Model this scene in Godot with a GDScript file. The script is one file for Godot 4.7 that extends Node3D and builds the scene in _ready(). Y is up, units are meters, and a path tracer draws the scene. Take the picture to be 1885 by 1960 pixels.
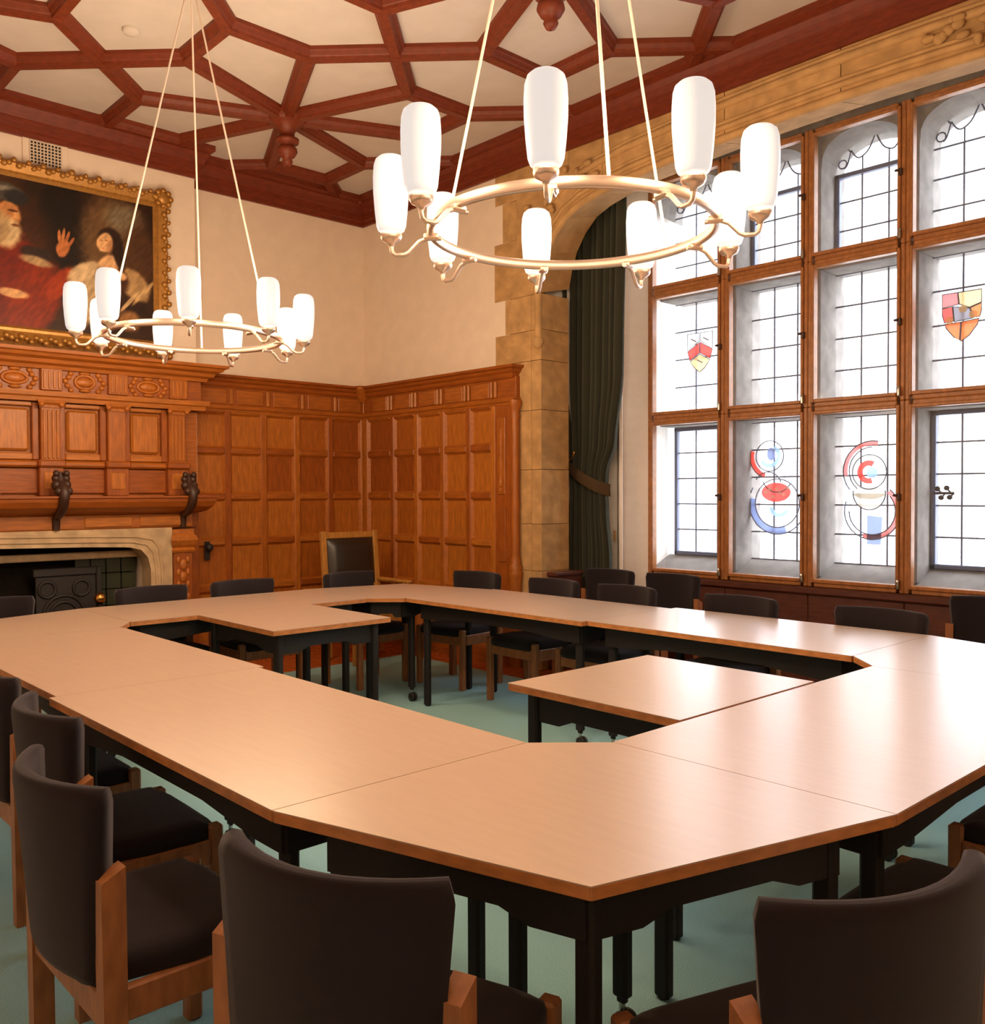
extends Node3D
# Meeting room with a ring of tables. The camera stands at x = 0, z = 0; the fireplace wall is x = -7.55, the window wall z = -5.25; floor y = 0.

const WALL_X := -7.55
const WALL_Z := -5.25
const END_X := 0.6
const END_Z := 0.75
const CEIL := 4.34
const BREAST := -7.32
const GLAZING := -6.2
const LEADED := -6.5

var names := {}
var M := {}

class Shape:
	var v := PackedVector3Array()
	var n := PackedVector3Array()
	var t := PackedVector2Array()
	func tri(a: Vector3, b: Vector3, c: Vector3):
		var m := (b - a).cross(c - a)
		if m.length_squared() < 1e-16:
			return
		m = m.normalized()
		v.append_array([a, c, b])
		n.append_array([m, m, m])
		t.append_array([Vector2.ZERO, Vector2.ZERO, Vector2.ZERO])
	func quad(a: Vector3, b: Vector3, c: Vector3, d: Vector3):
		tri(a, b, c)
		tri(a, c, d)
	func quad_uv(a: Vector3, b: Vector3, c: Vector3, d: Vector3):
		var m := (b - a).cross(c - a).normalized()
		v.append_array([a, c, b, a, d, c])
		n.append_array([m, m, m, m, m, m])
		t.append_array([Vector2(0, 1), Vector2(1, 0), Vector2(1, 1), Vector2(0, 1), Vector2(0, 0), Vector2(1, 0)])
	# chamfered box
	func box(c: Vector3, s: Vector3, ch := 0.0, b := Basis.IDENTITY):
		var h := s * 0.5
		ch = minf(ch, minf(h.x, minf(h.y, h.z)) * 0.9)
		var p := func(x: float, y: float, z: float) -> Vector3: return c + b * Vector3(x, y, z)
		for ax in 3:
			var e1 := (ax + 1) % 3
			var e2 := (ax + 2) % 3
			for sg in [-1.0, 1.0]:
				var q := []
				for k in 4:
					var w := Vector3.ZERO
					w[ax] = sg * h[ax]
					w[e1] = (h[e1] - ch) * (1.0 if k in [1, 2] else -1.0)
					w[e2] = (h[e2] - ch) * (1.0 if k in [2, 3] else -1.0)
					q.append(p.call(w.x, w.y, w.z))
				if sg > 0:
					quad(q[0], q[1], q[2], q[3])
				else:
					quad(q[3], q[2], q[1], q[0])
		if ch <= 0.0:
			return
		for ax in 3:
			var e1 := (ax + 1) % 3
			var e2 := (ax + 2) % 3
			for s1 in [-1.0, 1.0]:
				for s2 in [-1.0, 1.0]:
					var q := []
					for k in 4:
						var w := Vector3.ZERO
						w[ax] = (h[ax] - ch) * (-1.0 if k in [0, 3] else 1.0)
						w[e1] = s1 * (h[e1] if k in [0, 1] else h[e1] - ch)
						w[e2] = s2 * (h[e2] - ch if k in [0, 1] else h[e2])
						q.append(p.call(w.x, w.y, w.z))
					if s1 * s2 < 0:
						quad(q[0], q[1], q[2], q[3])
					else:
						quad(q[3], q[2], q[1], q[0])
		for sx in [-1.0, 1.0]:
			for sy in [-1.0, 1.0]:
				for sz in [-1.0, 1.0]:
					var a: Vector3 = p.call(sx * h.x, sy * (h.y - ch), sz * (h.z - ch))
					var d: Vector3 = p.call(sx * (h.x - ch), sy * h.y, sz * (h.z - ch))
					var e: Vector3 = p.call(sx * (h.x - ch), sy * (h.y - ch), sz * h.z)
					if sx * sy * sz > 0:
						tri(a, d, e)
					else:
						tri(a, e, d)
	# a flat outline (x, y) pushed from z0 to z1, then moved by f
	func prism(poly: PackedVector2Array, z0: float, z1: float, f := Transform3D.IDENTITY):
		var area := 0.0
		for k in poly.size():
			area += poly[k].cross(poly[(k + 1) % poly.size()])
		if area < 0.0:
			poly = poly.duplicate()
			poly.reverse()
		var ids := Geometry2D.triangulate_polygon(poly)
		for k in range(0, ids.size(), 3):
			var a := poly[ids[k]]
			var b := poly[ids[k + 1]]
			var c := poly[ids[k + 2]]
			if (b - a).cross(c - a) < 0:
				var sw := b
				b = c
				c = sw
			tri(f * Vector3(a.x, a.y, z1), f * Vector3(b.x, b.y, z1), f * Vector3(c.x, c.y, z1))
			tri(f * Vector3(a.x, a.y, z0), f * Vector3(c.x, c.y, z0), f * Vector3(b.x, b.y, z0))
		for k in poly.size():
			var a := poly[k]
			var b := poly[(k + 1) % poly.size()]
			quad(f * Vector3(a.x, a.y, z0), f * Vector3(b.x, b.y, z0), f * Vector3(b.x, b.y, z1), f * Vector3(a.x, a.y, z1))
	# rows of points joined into a smooth surface
	func grid(rows: Array, wrap_row := false, wrap_col := false, flip := false):
		var h := rows.size()
		var w: int = rows[0].size()
		var nr := []
		for i in h:
			var line := PackedVector3Array()
			for j in w:
				var i0 := (i + h - 1) % h if wrap_row else maxi(i - 1, 0)
				var i1 := (i + 1) % h if wrap_row else mini(i + 1, h - 1)
				var j0 := (j + w - 1) % w if wrap_col else maxi(j - 1, 0)
				var j1 := (j + 1) % w if wrap_col else mini(j + 1, w - 1)
				var du: Vector3 = rows[i][j1] - rows[i][j0]
				if du.length_squared() < 1e-12:
					var near := i + 1 if i < h / 2 else i - 1
					du = rows[near][j1] - rows[near][j0]
				var dv: Vector3 = rows[i1][j] - rows[i0][j]
				var m := du.cross(dv)
				line.append((-m if flip else m).normalized())
			nr.append(line)
		for i in (h if wrap_row else h - 1):
			for j in (w if wrap_col else w - 1):
				var i1 := (i + 1) % h
				var j1 := (j + 1) % w
				var q := [[i, j], [i, j1], [i1, j1], [i1, j]]
				if flip:
					q.reverse()
				for k in [[0, 2, 1], [0, 3, 2]]:
					var a: Vector3 = rows[q[k[0]][0]][q[k[0]][1]]
					var b: Vector3 = rows[q[k[1]][0]][q[k[1]][1]]
					var c: Vector3 = rows[q[k[2]][0]][q[k[2]][1]]
					if (b - a).cross(c - a).length_squared() < 1e-18:
						continue
					for e in k:
						v.append(rows[q[e][0]][q[e][1]])
						n.append(nr[q[e][0]][q[e][1]])
						t.append(Vector2(float(q[e][1]) / (w - 1), float(q[e][0]) / (h - 1)))
	# (radius, height) turned about y
	func lathe(pr: Array, seg := 16, f := Transform3D.IDENTITY):
		var rows := []
		for p in pr:
			var line := PackedVector3Array()
			for k in seg:
				var a := TAU * k / seg
				line.append(f * Vector3(p.x * cos(a), p.y, p.x * sin(a)))
			rows.append(line)
		grid(rows, false, true, true)
	func tube(path: Array, r, seg := 8, closed := false):
		var rows := []
		var c := path.size()
		var side := Vector3.ZERO
		for i in c:
			var d: Vector3
			if closed:
				d = path[(i + 1) % c] - path[(i + c - 1) % c]
			else:
				d = path[mini(i + 1, c - 1)] - path[maxi(i - 1, 0)]
			d = d.normalized()
			if side == Vector3.ZERO:
				side = d.cross(Vector3.UP if absf(d.y) < 0.9 else Vector3.RIGHT).normalized()
			side = (side - d * side.dot(d)).normalized()
			var up := d.cross(side)
			var rr: float = r[i] if r is Array else r
			var line := PackedVector3Array()
			for k in seg:
				var a := TAU * k / seg
				line.append(path[i] + (side * cos(a) + up * sin(a)) * rr)
			rows.append(line)
		grid(rows, closed, true)
		if not closed:
			for e in [0, c - 1]:
				for k in range(1, seg - 1):
					if e == 0:
						tri(rows[e][0], rows[e][k + 1], rows[e][k])
					else:
						tri(rows[e][0], rows[e][k], rows[e][k + 1])
	# a moulding: outline of (out, up) points run straight from a to b; m0, m1 shift the ends along the run by m * out
	func run(pr: Array, a: Vector3, b: Vector3, out: Vector3, m0 := 0.0, m1 := 0.0, caps := true):
		var d := (b - a).normalized()
		var flip := d.cross(out).y < 0.0
		var s := []
		var e := []
		for p in pr:
			var o: Vector3 = out * p.x + Vector3.UP * p.y
			s.append(a + o + d * (m0 * p.x))
			e.append(b + o + d * (m1 * p.x))
		for k in pr.size() - 1:
			if flip:
				quad(s[k], e[k], e[k + 1], s[k + 1])
			else:
				quad(s[k], s[k + 1], e[k + 1], e[k])
		if caps:
			var poly := PackedVector2Array(pr)
			var ids := Geometry2D.triangulate_polygon(poly)
			for k in range(0, ids.size(), 3):
				var i := ids[k]
				var j := ids[k + 1]
				var l := ids[k + 2]
				var one: Vector3 = (s[j] - s[i]).cross(s[l] - s[i])
				if one.dot(d) > 0:
					var sw := j
					j = l
					l = sw
				tri(s[i], s[j], s[l])
				tri(e[i], e[l], e[j])
	func ball(c: Vector3, r: Vector3, seg := 10, rings := 7):
		var rows := []
		for i in rings + 1:
			var p := PI * i / rings
			var line := PackedVector3Array()
			for k in seg:
				var a := TAU * k / seg
				line.append(c + Vector3(r.x * sin(p) * cos(a), r.y * cos(p), r.z * sin(p) * sin(a)))
			rows.append(line)
		grid(rows, false, true)
	func done() -> ArrayMesh:
		var a := []
		a.resize(Mesh.ARRAY_MAX)
		a[Mesh.ARRAY_VERTEX] = v
		a[Mesh.ARRAY_NORMAL] = n
		a[Mesh.ARRAY_TEX_UV] = t
		var m := ArrayMesh.new()
		m.add_surface_from_arrays(Mesh.PRIMITIVE_TRIANGLES, a)
		return m

# ---------------------------------------------------------------- nodes
func numbered(called: String) -> String:
	names[called] = names.get(called, -1) + 1
	return called if names[called] == 0 else "%s_%03d" % [called, names[called]]

func describe(o: Node, label: String, category: String, group := "", kind := ""):
	if label:
		o.set_meta("label", label)
	if category:
		o.set_meta("category", category)
	if group:
		o.set_meta("group", group)
	if kind:
		o.set_meta("kind", kind)

func thing(called: String, label: String, category: String, at := Vector3.ZERO, turn := 0.0, group := "", kind := "") -> Node3D:
	var o := Node3D.new()
	o.name = numbered(called)
	add_child(o)
	o.position = at
	o.rotation.y = turn
	describe(o, label, category, group, kind)
	return o

func part(parent: Node, called: String, shape, material: Material, label := "") -> MeshInstance3D:
	var o := MeshInstance3D.new()
	o.name = called
	o.mesh = shape.done() if shape is Shape else shape
	o.material_override = material
	o.cast_shadow = GeometryInstance3D.SHADOW_CASTING_SETTING_ON
	parent.add_child(o, true)
	if label:
		o.set_meta("label", label)
	return o

func whole(called: String, shape, material: Material, label: String, category: String, group := "", kind := "") -> MeshInstance3D:
	var o := part(self, numbered(called), shape, material)
	describe(o, label, category, group, kind)
	return o

func bx(parent: Node, called: String, c: Vector3, s: Vector3, material: Material, ch := 0.004) -> MeshInstance3D:
	var g := Shape.new()
	g.box(c, s, ch)
	return part(parent, called, g, material)

func span(parent: Node, called: String, a: Vector3, b: Vector3, material: Material, ch := 0.004) -> MeshInstance3D:
	return bx(parent, called, (a + b) * 0.5, (b - a).abs(), material, ch)

# ---------------------------------------------------------------- materials
func noise_map(freq: float, octaves: int, low: float, high: float, sd: int, size := 512, kind := FastNoiseLite.TYPE_SIMPLEX_SMOOTH) -> NoiseTexture2D:
	var f := FastNoiseLite.new()
	f.noise_type = kind
	f.seed = sd
	f.frequency = freq
	f.fractal_octaves = octaves
	var g := Gradient.new()
	g.set_color(0, Color(low, low, low))
	g.set_color(1, Color(high, high, high))
	var x := NoiseTexture2D.new()
	x.width = size
	x.height = size
	x.seamless = true
	x.noise = f
	x.color_ramp = g
	return x

func mat(key: String, c: Color, rough: float, spec := 0.5, tex: Texture2D = null, scale := Vector3.ONE, world := false) -> StandardMaterial3D:
	var m := StandardMaterial3D.new()
	m.resource_name = key
	m.albedo_color = c
	m.roughness = rough
	m.metallic_specular = spec
	if tex:
		m.albedo_texture = tex
		m.uv1_triplanar = true
		m.uv1_world_triplanar = world
		m.uv1_scale = scale
	M[key] = m
	return m

func relief(m: StandardMaterial3D, tex: Texture2D, depth: float):
	m.heightmap_enabled = true
	m.heightmap_texture = tex
	m.heightmap_scale = depth

func c8(r: int, g: int, b: int, a := 1.0) -> Color:
	return Color(r / 255.0, g / 255.0, b / 255.0, a)

func materials():
	var grain := noise_map(0.012, 5, 0.76, 1.0, 3)
	var mottle := noise_map(0.008, 5, 0.8, 1.0, 11)
	var fine := noise_map(0.12, 3, 0.7, 1.0, 17)
	var faint := noise_map(0.01, 4, 0.965, 1.0, 23)
	var weave := noise_map(0.25, 2, 0.55, 1.0, 29)
	# oak panelling: upright and lying grain, three tones of the boards
	var tones := [c8(184, 104, 30), c8(170, 90, 24), c8(198, 118, 38)]
	for k in 3:
		mat("oak_up_%d" % k, tones[k], 0.42, 0.5, grain, Vector3(5, 0.7, 5), true)
		mat("oak_x_%d" % k, tones[k], 0.42, 0.5, grain, Vector3(0.7, 5, 5), true)
		mat("oak_z_%d" % k, tones[k], 0.42, 0.5, grain, Vector3(5, 5, 0.7), true)
	mat("oak_carved", c8(196, 114, 36), 0.45, 0.5, grain, Vector3(3, 3, 3), true)
	mat("rib", c8(130, 54, 24), 0.5, 0.45, grain, Vector3(3, 3, 3), true)
	mat("cornice", c8(128, 50, 22), 0.45, 0.5, grain, Vector3(1.2, 6, 1.2), true)
	mat("plaster", c8(238, 220, 200), 0.85, 0.3, faint, Vector3(1, 1, 1), true)
	mat("ceiling", c8(208, 198, 188), 0.9, 0.25, faint, Vector3(0.8, 0.8, 0.8), true)
	var st := mat("stone", c8(210, 168, 114), 0.85, 0.3, mottle, Vector3(1.4, 1.4, 1.4), true)
	relief(st, fine, 0.15)
	var st2 := mat("stone_dark", c8(205, 163, 109), 0.85, 0.3, mottle, Vector3(1.1, 1.7, 1.1), true)
	relief(st2, fine, 0.15)
	mat("stone_pale", c8(138, 132, 127), 0.85, 0.3, mottle, Vector3(1.6, 1.6, 1.6), true)
	mat("hearth_stone", c8(214, 184, 144), 0.75, 0.35, mottle, Vector3(1.5, 1.5, 1.5), true)
	mat("white_paint", c8(244, 238, 230), 0.5, 0.45, faint, Vector3(2, 2, 2), true)
	var ca := mat("carpet", c8(178, 228, 232), 1.0, 0.1, fine, Vector3(4, 4, 4), true)
	relief(ca, weave, 0.3)
	mat("board", c8(196, 98, 44), 0.25, 0.5, grain, Vector3(2.5, 3, 2.5), true)
	mat("window_wood", c8(184, 120, 66), 0.4, 0.5, grain, Vector3(3, 2, 3), true)
	mat("dark_wood", c8(98, 52, 38), 0.45, 0.5, grain, Vector3(0.8, 4, 4), true)
	var tb := mat("table_top", c8(206, 178, 154), 0.34, 0.6, faint, Vector3(0.8, 4, 6))
	tb.clearcoat_enabled = true
	tb.clearcoat = 0.5
	tb.clearcoat_roughness = 0.22
	mat("table_edge", c8(214, 140, 80), 0.4, 0.5, grain, Vector3(2, 5, 2))
	mat("table_frame", c8(40, 36, 36), 0.6, 0.4, fine, Vector3(2, 2, 2))
	mat("chrome", c8(190, 186, 180), 0.25).metallic = 1.0
	mat("rubber", c8(30, 28, 28), 0.6)
	var fb := mat("chair_fabric", c8(55, 48, 52), 0.95, 0.15, weave, Vector3(7, 7, 7))
	fb.rim_enabled = true
	fb.rim = 1.0
	fb.rim_tint = 0.5
	relief(fb, weave, 0.1)
	mat("chair_wood", c8(176, 112, 66), 0.45, 0.5, grain, Vector3(4, 1, 4))
	mat("nickel", c8(236, 214, 198), 0.34).metallic = 1.0
	mat("cord", c8(240, 226, 210), 0.6)
	var gl := mat("lamp_glass", c8(160, 162, 164), 0.3, 0.5)
	gl.emission_enabled = true
	gl.emission = Color(1.0, 0.985, 0.97)
	gl.emission_energy_multiplier = 0.64
	mat("gilt", c8(196, 140, 62), 0.42, 0.6, grain, Vector3(4, 4, 4), true).metallic = 0.45
	mat("iron", c8(46, 40, 38), 0.55, 0.5, fine, Vector3(3, 3, 3), true)
	mat("soot", c8(34, 29, 26), 0.9, 0.2, mottle, Vector3(2, 2, 2), true)
	mat("tile", c8(62, 66, 50), 0.3, 0.5, mottle, Vector3(14, 14, 14), true)
	mat("brass", c8(214, 160, 84), 0.25).metallic = 1.0
	mat("bronze", c8(58, 34, 22), 0.45, 0.5)
	var cu := mat("curtain", c8(94, 96, 82), 0.9, 0.2, weave, Vector3(5, 1.2, 5), true)
	cu.rim_enabled = true
	cu.rim = 0.35
	mat("tieback", c8(104, 84, 62), 0.8, 0.2, weave, Vector3(6, 6, 6), true)
	mat("leather", c8(40, 32, 24), 0.35, 0.6, fine, Vector3(3, 3, 3))
	mat("gold_wood", c8(204, 142, 64), 0.4, 0.5, grain, Vector3(4, 1.5, 4))
	mat("lead", c8(92, 98, 118), 0.6)
	mat("steel_frame", c8(84, 94, 120), 0.5)
	mat("vent_dark", c8(40, 30, 22), 0.8)
	var pn := mat("pane", Color(0.9, 0.95, 1.0, 0.04), 0.04)
	pn.transparency = BaseMaterial3D.TRANSPARENCY_ALPHA
	for a in [["glass_red", c8(226, 96, 88)], ["glass_orange", c8(236, 150, 92)], ["glass_blue", c8(150, 168, 206)], ["glass_sky", c8(176, 206, 224)], ["glass_white", c8(226, 224, 218)], ["glass_pink", c8(232, 150, 150)], ["glass_grey", c8(150, 150, 160)], ["glass_straw", c8(232, 210, 170)]]:
		var g := mat(a[0], a[1], 0.6, 0.3)
		g.transparency = BaseMaterial3D.TRANSPARENCY_ALPHA
		g.albedo_color.a = 0.85
		g.backlight_enabled = true
		g.backlight = a[1]
	mat("facade", c8(204, 203, 202), 0.9, 0.2)
	mat("facade_trim", c8(180, 181, 184), 0.9, 0.2)
	mat("facade_glass", c8(146, 152, 162), 0.5)
	mat("ground", c8(196, 194, 190), 0.95, 0.2, mottle, Vector3(0.3, 0.3, 0.3), true)

# ---------------------------------------------------------------- the shell
func box_wall(called: String, label: String, boxes: Array, material: Material) -> Node3D:
	var g := Shape.new()
	for b in boxes:
		g.box((b[0] + b[1]) * 0.5, (b[1] - b[0]).abs())
	return whole(called, g, material, label, "wall", "", "structure")

func shell():
	var V := func(x: float, y: float, z: float) -> Vector3: return Vector3(x, y, z)
	box_wall("wall_left", "cream plaster wall above the panelling and fireplace", [[V.call(-7.85, -0.1, -5.5), V.call(WALL_X, CEIL + 0.1, END_Z + 0.3)]], M.plaster)
	box_wall("wall_back", "cream plaster wall behind the viewer", [[V.call(-7.85, -0.1, END_Z), V.call(END_X + 0.3, CEIL + 0.1, END_Z + 0.3)]], M.plaster)
	box_wall("wall_right", "cream plaster wall beside the viewer", [[V.call(END_X, -0.1, -5.5), V.call(END_X + 0.3, CEIL + 0.1, END_Z + 0.3)]], M.plaster)
	box_wall("wall_window", "cream plaster strip between the room corner and the stone arch", [[V.call(-7.85, -0.1, -5.58), V.call(-5.45, CEIL + 0.1, WALL_Z)], [V.call(0.02, -0.1, -5.58), V.call(END_X + 0.3, CEIL + 0.1, WALL_Z)]], M.plaster)
	# chimney breast, built round the fire opening
	box_wall("wall_chimney", "cream plaster chimney breast carrying the oil painting", [[V.call(WALL_X, 0, -3.39), V.call(BREAST, CEIL, -2.91)], [V.call(WALL_X, 1.06, -2.91), V.call(BREAST, CEIL, -0.49)], [V.call(WALL_X, 0, -0.49), V.call(BREAST, CEIL, -0.01)]], M.plaster)
	# floor: boards round a carpet
	var fl := thing("floor", "polished red brown wooden floor boards round the carpet", "floor", Vector3.ZERO, 0.0, "", "structure")
	bx(fl, "subfloor", V.call(-3.6, -0.11, -2.9), V.call(8.6, 0.18, 7.6), M.dark_wood)
	var w := 0.128
	for k in 9:
		span(fl, "floor_board", V.call(-7.54 + k * w, -0.02, -5.3), V.call(-7.54 + (k + 1) * w - 0.003, 0.0, 0.74), M.board, 0.002)
	for k in 11:
		span(fl, "floor_board", V.call(-6.386, -0.02, -6.2 + k * w), V.call(END_X, 0.0, -6.2 + (k + 1) * w - 0.003), M.board, 0.002)
	for k in 9:
		span(fl, "floor_board", V.call(-6.386, -0.02, -0.43 + k * w), V.call(END_X, 0.0, -0.43 + (k + 1) * w - 0.003), M.board, 0.002)
	var cp := Shape.new()
	cp.box(V.call(-2.945, -0.003, -2.205), V.call(7.01, 0.014, 5.41), 0.003)
	whole("carpet", cp, M.carpet, "pale teal carpet under the ring of tables", "carpet")
	# ceiling
	var ce := thing("ceiling", "cream ceiling divided by dark moulded wooden ribs", "ceiling", Vector3.ZERO, 0.0, "", "structure")
	bx(ce, "plaster_field", V.call(-3.5, CEIL + 0.1, -2.3), V.call(8.9, 0.2, 6.6), M.ceiling, 0.0)
	ribs(ce)
	cornices()

func clip(a: Vector2, b: Vector2, lo: Vector2, hi: Vector2) -> Array:
	var t0 := 0.0
	var t1 := 1.0
	var d := b - a
	for q in [[-d.x, a.x - lo.x], [d.x, hi.x - a.x], [-d.y, a.y - lo.y], [d.y, hi.y - a.y]]:
		if absf(q[0]) < 1e-9:
			if q[1] < 0:
				return []
		else:
			var r: float = q[1] / q[0]
			if q[0] < 0:
				t0 = maxf(t0, r)
			else:
				t1 = minf(t1, r)
	return [a + d * t0, a + d * t1] if t1 - t0 > 0.02 else []

func ribs(ce: Node3D):
	var base := Vector2(-6.219, -3.629)
	var u := 1.3895
	var a := 0.406
	var lines := {}
	var bosses := []
	var put := func(p: Vector2, q: Vector2):
		var k := "%d,%d" % [roundi((p.x + q.x) * 200), roundi((p.y + q.y) * 200)]
		lines[k] = [p, q]
	for i in range(-2, 7):
		for j in range(-2, 5):
			var c := base + Vector2(i, j) * u
			var odd := (absi(i) % 2) + (absi(j) % 2)
			if odd == 0:
				bosses.append(c)
				for s in [-1, 1]:
					for r in [-1, 1]:
						put.call(c, c + Vector2(s * (u - a), r * a))
						put.call(c, c + Vector2(s * a, r * (u - a)))
			else:
				for s in [-1, 1]:
					for r in [-1, 1]:
						var tip := c + Vector2(s, r) * a
						put.call(c, tip)
						if odd == 2:
							put.call(tip, tip + Vector2(0, r * (u - 2.0 * a)))
							put.call(tip, tip + Vector2(s * (u - 2.0 * a), 0))
	for k in lines:
		var seg := clip(lines[k][0], lines[k][1], Vector2(-7.50, -5.2), Vector2(END_X, END_Z))
		if seg.is_empty():
			continue
		var p: Vector2 = seg[0]
		var q: Vector2 = seg[1]
		var d := (q - p).normalized()
		p -= d * 0.02
		q += d * 0.02
		var g := Shape.new()
		var out := Vector3(-d.y, 0, d.x)
		var pr := [Vector2(0.03, -0.075), Vector2(0.034, -0.058), Vector2(0.04, -0.052), Vector2(0.052, -0.03), Vector2(0.062, -0.024), Vector2(0.064, 0.002)]
		for s in [-1.0, 1.0]:
			g.run(pr, Vector3(p.x, CEIL, p.y), Vector3(q.x, CEIL, q.y), out * s, 0.0, 0.0, false)
		g.run([Vector2(0.0301, -0.075), Vector2(0.0302, -0.0745)], Vector3(p.x, CEIL, p.y), Vector3(q.x, CEIL, q.y), out, 0, 0, false)
		var e := out * 0.03
		var y := Vector3(0, CEIL - 0.075, 0)
		var p3 := Vector3(p.x, 0, p.y) + y
		var q3 := Vector3(q.x, 0, q.y) + y
		if (q3 - p3).cross(e).y > 0:
			e = -e
		g.quad(p3 - e, q3 - e, q3 + e, p3 + e)
		part(ce, "ceiling_rib", g, M.rib)
	var knots := {}
	for k in lines:
		for p in lines[k]:
			if p.x > -7.45 and p.x < 0.55 and p.y > -5.15 and p.y < 0.7:
				knots["%d,%d" % [roundi(p.x * 50), roundi(p.y * 50)]] = p
	var knot := Shape.new()
	knot.lathe([Vector2(0.001, -0.0765), Vector2(0.036, -0.0762), Vector2(0.04, -0.06), Vector2(0.07, -0.02), Vector2(0.07, 0.0)], 8)
	var knot_mesh := knot.done()
	for k in knots:
		part(ce, "rib_junction", knot_mesh, M.rib).position = Vector3(knots[k].x, CEIL, knots[k].y)
	for c in bosses:
		if c.x > -7.4 and c.x < 0.5 and c.y > -5.1 and c.y < 0.6:
			var g := Shape.new()
			g.lathe([Vector2(0.004, -0.40), Vector2(0.028, -0.392), Vector2(0.042, -0.365), Vector2(0.034, -0.34), Vector2(0.058, -0.325), Vector2(0.078, -0.29), Vector2(0.072, -0.262), Vector2(0.05, -0.25), Vector2(0.052, -0.235), Vector2(0.088, -0.222), Vector2(0.09, -0.195), Vector2(0.058, -0.182), Vector2(0.056, -0.15), Vector2(0.075, -0.11), Vector2(0.12, -0.08), Vector2(0.15, -0.06), Vector2(0.15, 0.0)], 20, Transform3D(Basis.IDENTITY, Vector3(c.x, CEIL, c.y)))
			part(ce, "ceiling_boss", g, M.rib, "turned wooden drop pendant where eight ribs meet")

func cornices():
	var pr := [Vector2(0.0, -0.27), Vector2(0.028, -0.27), Vector2(0.03, -0.235), Vector2(0.045, -0.225), Vector2(0.05, -0.16), Vector2(0.062, -0.15), Vector2(0.075, -0.105), Vector2(0.1, -0.075), Vector2(0.1, -0.06), Vector2(0.13, -0.045), Vector2(0.13, 0.002), Vector2(0.0, 0.002)]
	var o := thing("trim_1", "dark red brown moulded cornice round the top of the walls", "cornice", Vector3.ZERO, 0.0, "", "structure")
	var y := CEIL
	var runs := [
		[Vector3(WALL_X, y, -3.39), Vector3(WALL_X, y, WALL_Z), Vector3.RIGHT, 1.0, -1.0],
		[Vector3(WALL_X, y, -3.39), Vector3(BREAST, y, -3.39), Vector3.FORWARD, 1.0, 1.0],
		[Vector3(BREAST, y, -0.01), Vector3(BREAST, y, -3.39), Vector3.RIGHT, -1.0, 1.0],
		[Vector3(WALL_X, y, END_Z), Vector3(WALL_X, y, -0.01), Vector3.RIGHT, 1.0, 0.0],
		[Vector3(WALL_X, y, WALL_Z), Vector3(END_X, y, WALL_Z), Vector3.BACK, 1.0, -1.0],
		[Vector3(END_X, y, WALL_Z), Vector3(END_X, y, END_Z), Vector3.LEFT, 1.0, -1.0],
		[Vector3(END_X, y, END_Z), Vector3(WALL_X, y, END_Z), Vector3.FORWARD, 1.0, -1.0],
	]
	for r in runs:
		var g := Shape.new()
		g.run(pr, r[0], r[1], r[2], r[3], r[4])
		part(o, "cornice_run", g, M.cornice)

# ---------------------------------------------------------------- oak panelling
const CROWN := [Vector2(0.0, -0.1), Vector2(0.02, -0.1), Vector2(0.03, -0.085), Vector2(0.035, -0.065), Vector2(0.055, -0.05), Vector2(0.062, -0.03), Vector2(0.085, -0.02), Vector2(0.09, 0.0), Vector2(0.0, 0.0)]
const ARCHITRAVE := [Vector2(0.0, -0.055), Vector2(0.014, -0.055), Vector2(0.016, -0.04), Vector2(0.03, -0.03), Vector2(0.034, -0.008), Vector2(0.028, 0.0), Vector2(0.0, 0.0)]

# stiles at s (along the wall), rails at heights r; at(a, y, out) gives a point
func panel_grid(o: Node3D, at: Callable, along: String, s: Array, r: Array, sw: float, rw: float):
	var rng := RandomNumberGenerator.new()
	rng.seed = 5
	var put := func(called: String, a0: float, a1: float, y0: float, y1: float, d0: float, d1: float, m: Material, ch: float):
		span(o, called, at.call(a0, y0, d0), at.call(a1, y1, d1), m, ch)
	for k in s.size():
		put.call("stile", s[k] - sw * 0.5, s[k] + sw * 0.5, 0.0, r[-1] + rw * 0.5, 0.0, 0.058, M["oak_up_%d" % rng.randi_range(0, 2)], 0.008)
	for k in s.size() - 1:
		for j in r.size():
			put.call("rail", s[k] + sw * 0.5, s[k + 1] - sw * 0.5, r[j] - rw * 0.5, r[j] + rw * 0.5, 0.0, 0.056, M["oak_%s_%d" % [along, rng.randi_range(0, 2)]], 0.008)
		for j in r.size() - 1:
			var a0: float = s[k] + sw * 0.5
			var a1: float = s[k + 1] - sw * 0.5
			var y0: float = r[j] + rw * 0.5
			var y1: float = r[j + 1] - rw * 0.5
			put.call("panel", a0 - 0.004, a1 + 0.004, y0 - 0.004, y1 + 0.004, 0.0, 0.028, M["oak_up_%d" % rng.randi_range(0, 2)], 0.0)
			# a sloping bead round the panel
			var g := Shape.new()
			var p := func(a: float, y: float, d: float) -> Vector3: return at.call(a, y, d)
			var b := 0.016
			var q := [[a0, y0], [a1, y0], [a1, y1], [a0, y1]]
			var inn := [[a0 + b, y0 + b], [a1 - b, y0 + b], [a1 - b, y1 - b], [a0 + b, y1 - b]]
			for e in 4:
				var f := (e + 1) % 4
				var pa: Vector3 = p.call(q[e][0], q[e][1], 0.05)
				var pb: Vector3 = p.call(q[f][0], q[f][1], 0.05)
				var pc: Vector3 = p.call(inn[f][0], inn[f][1], 0.028)
				var pd: Vector3 = p.call(inn[e][0], inn[e][1], 0.028)
				if along == "z":
					g.quad(pa, pd, pc, pb)
				else:
					g.quad(pa, pb, pc, pd)
			part(o, "panel_bead", g, M["oak_carved"])

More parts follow.
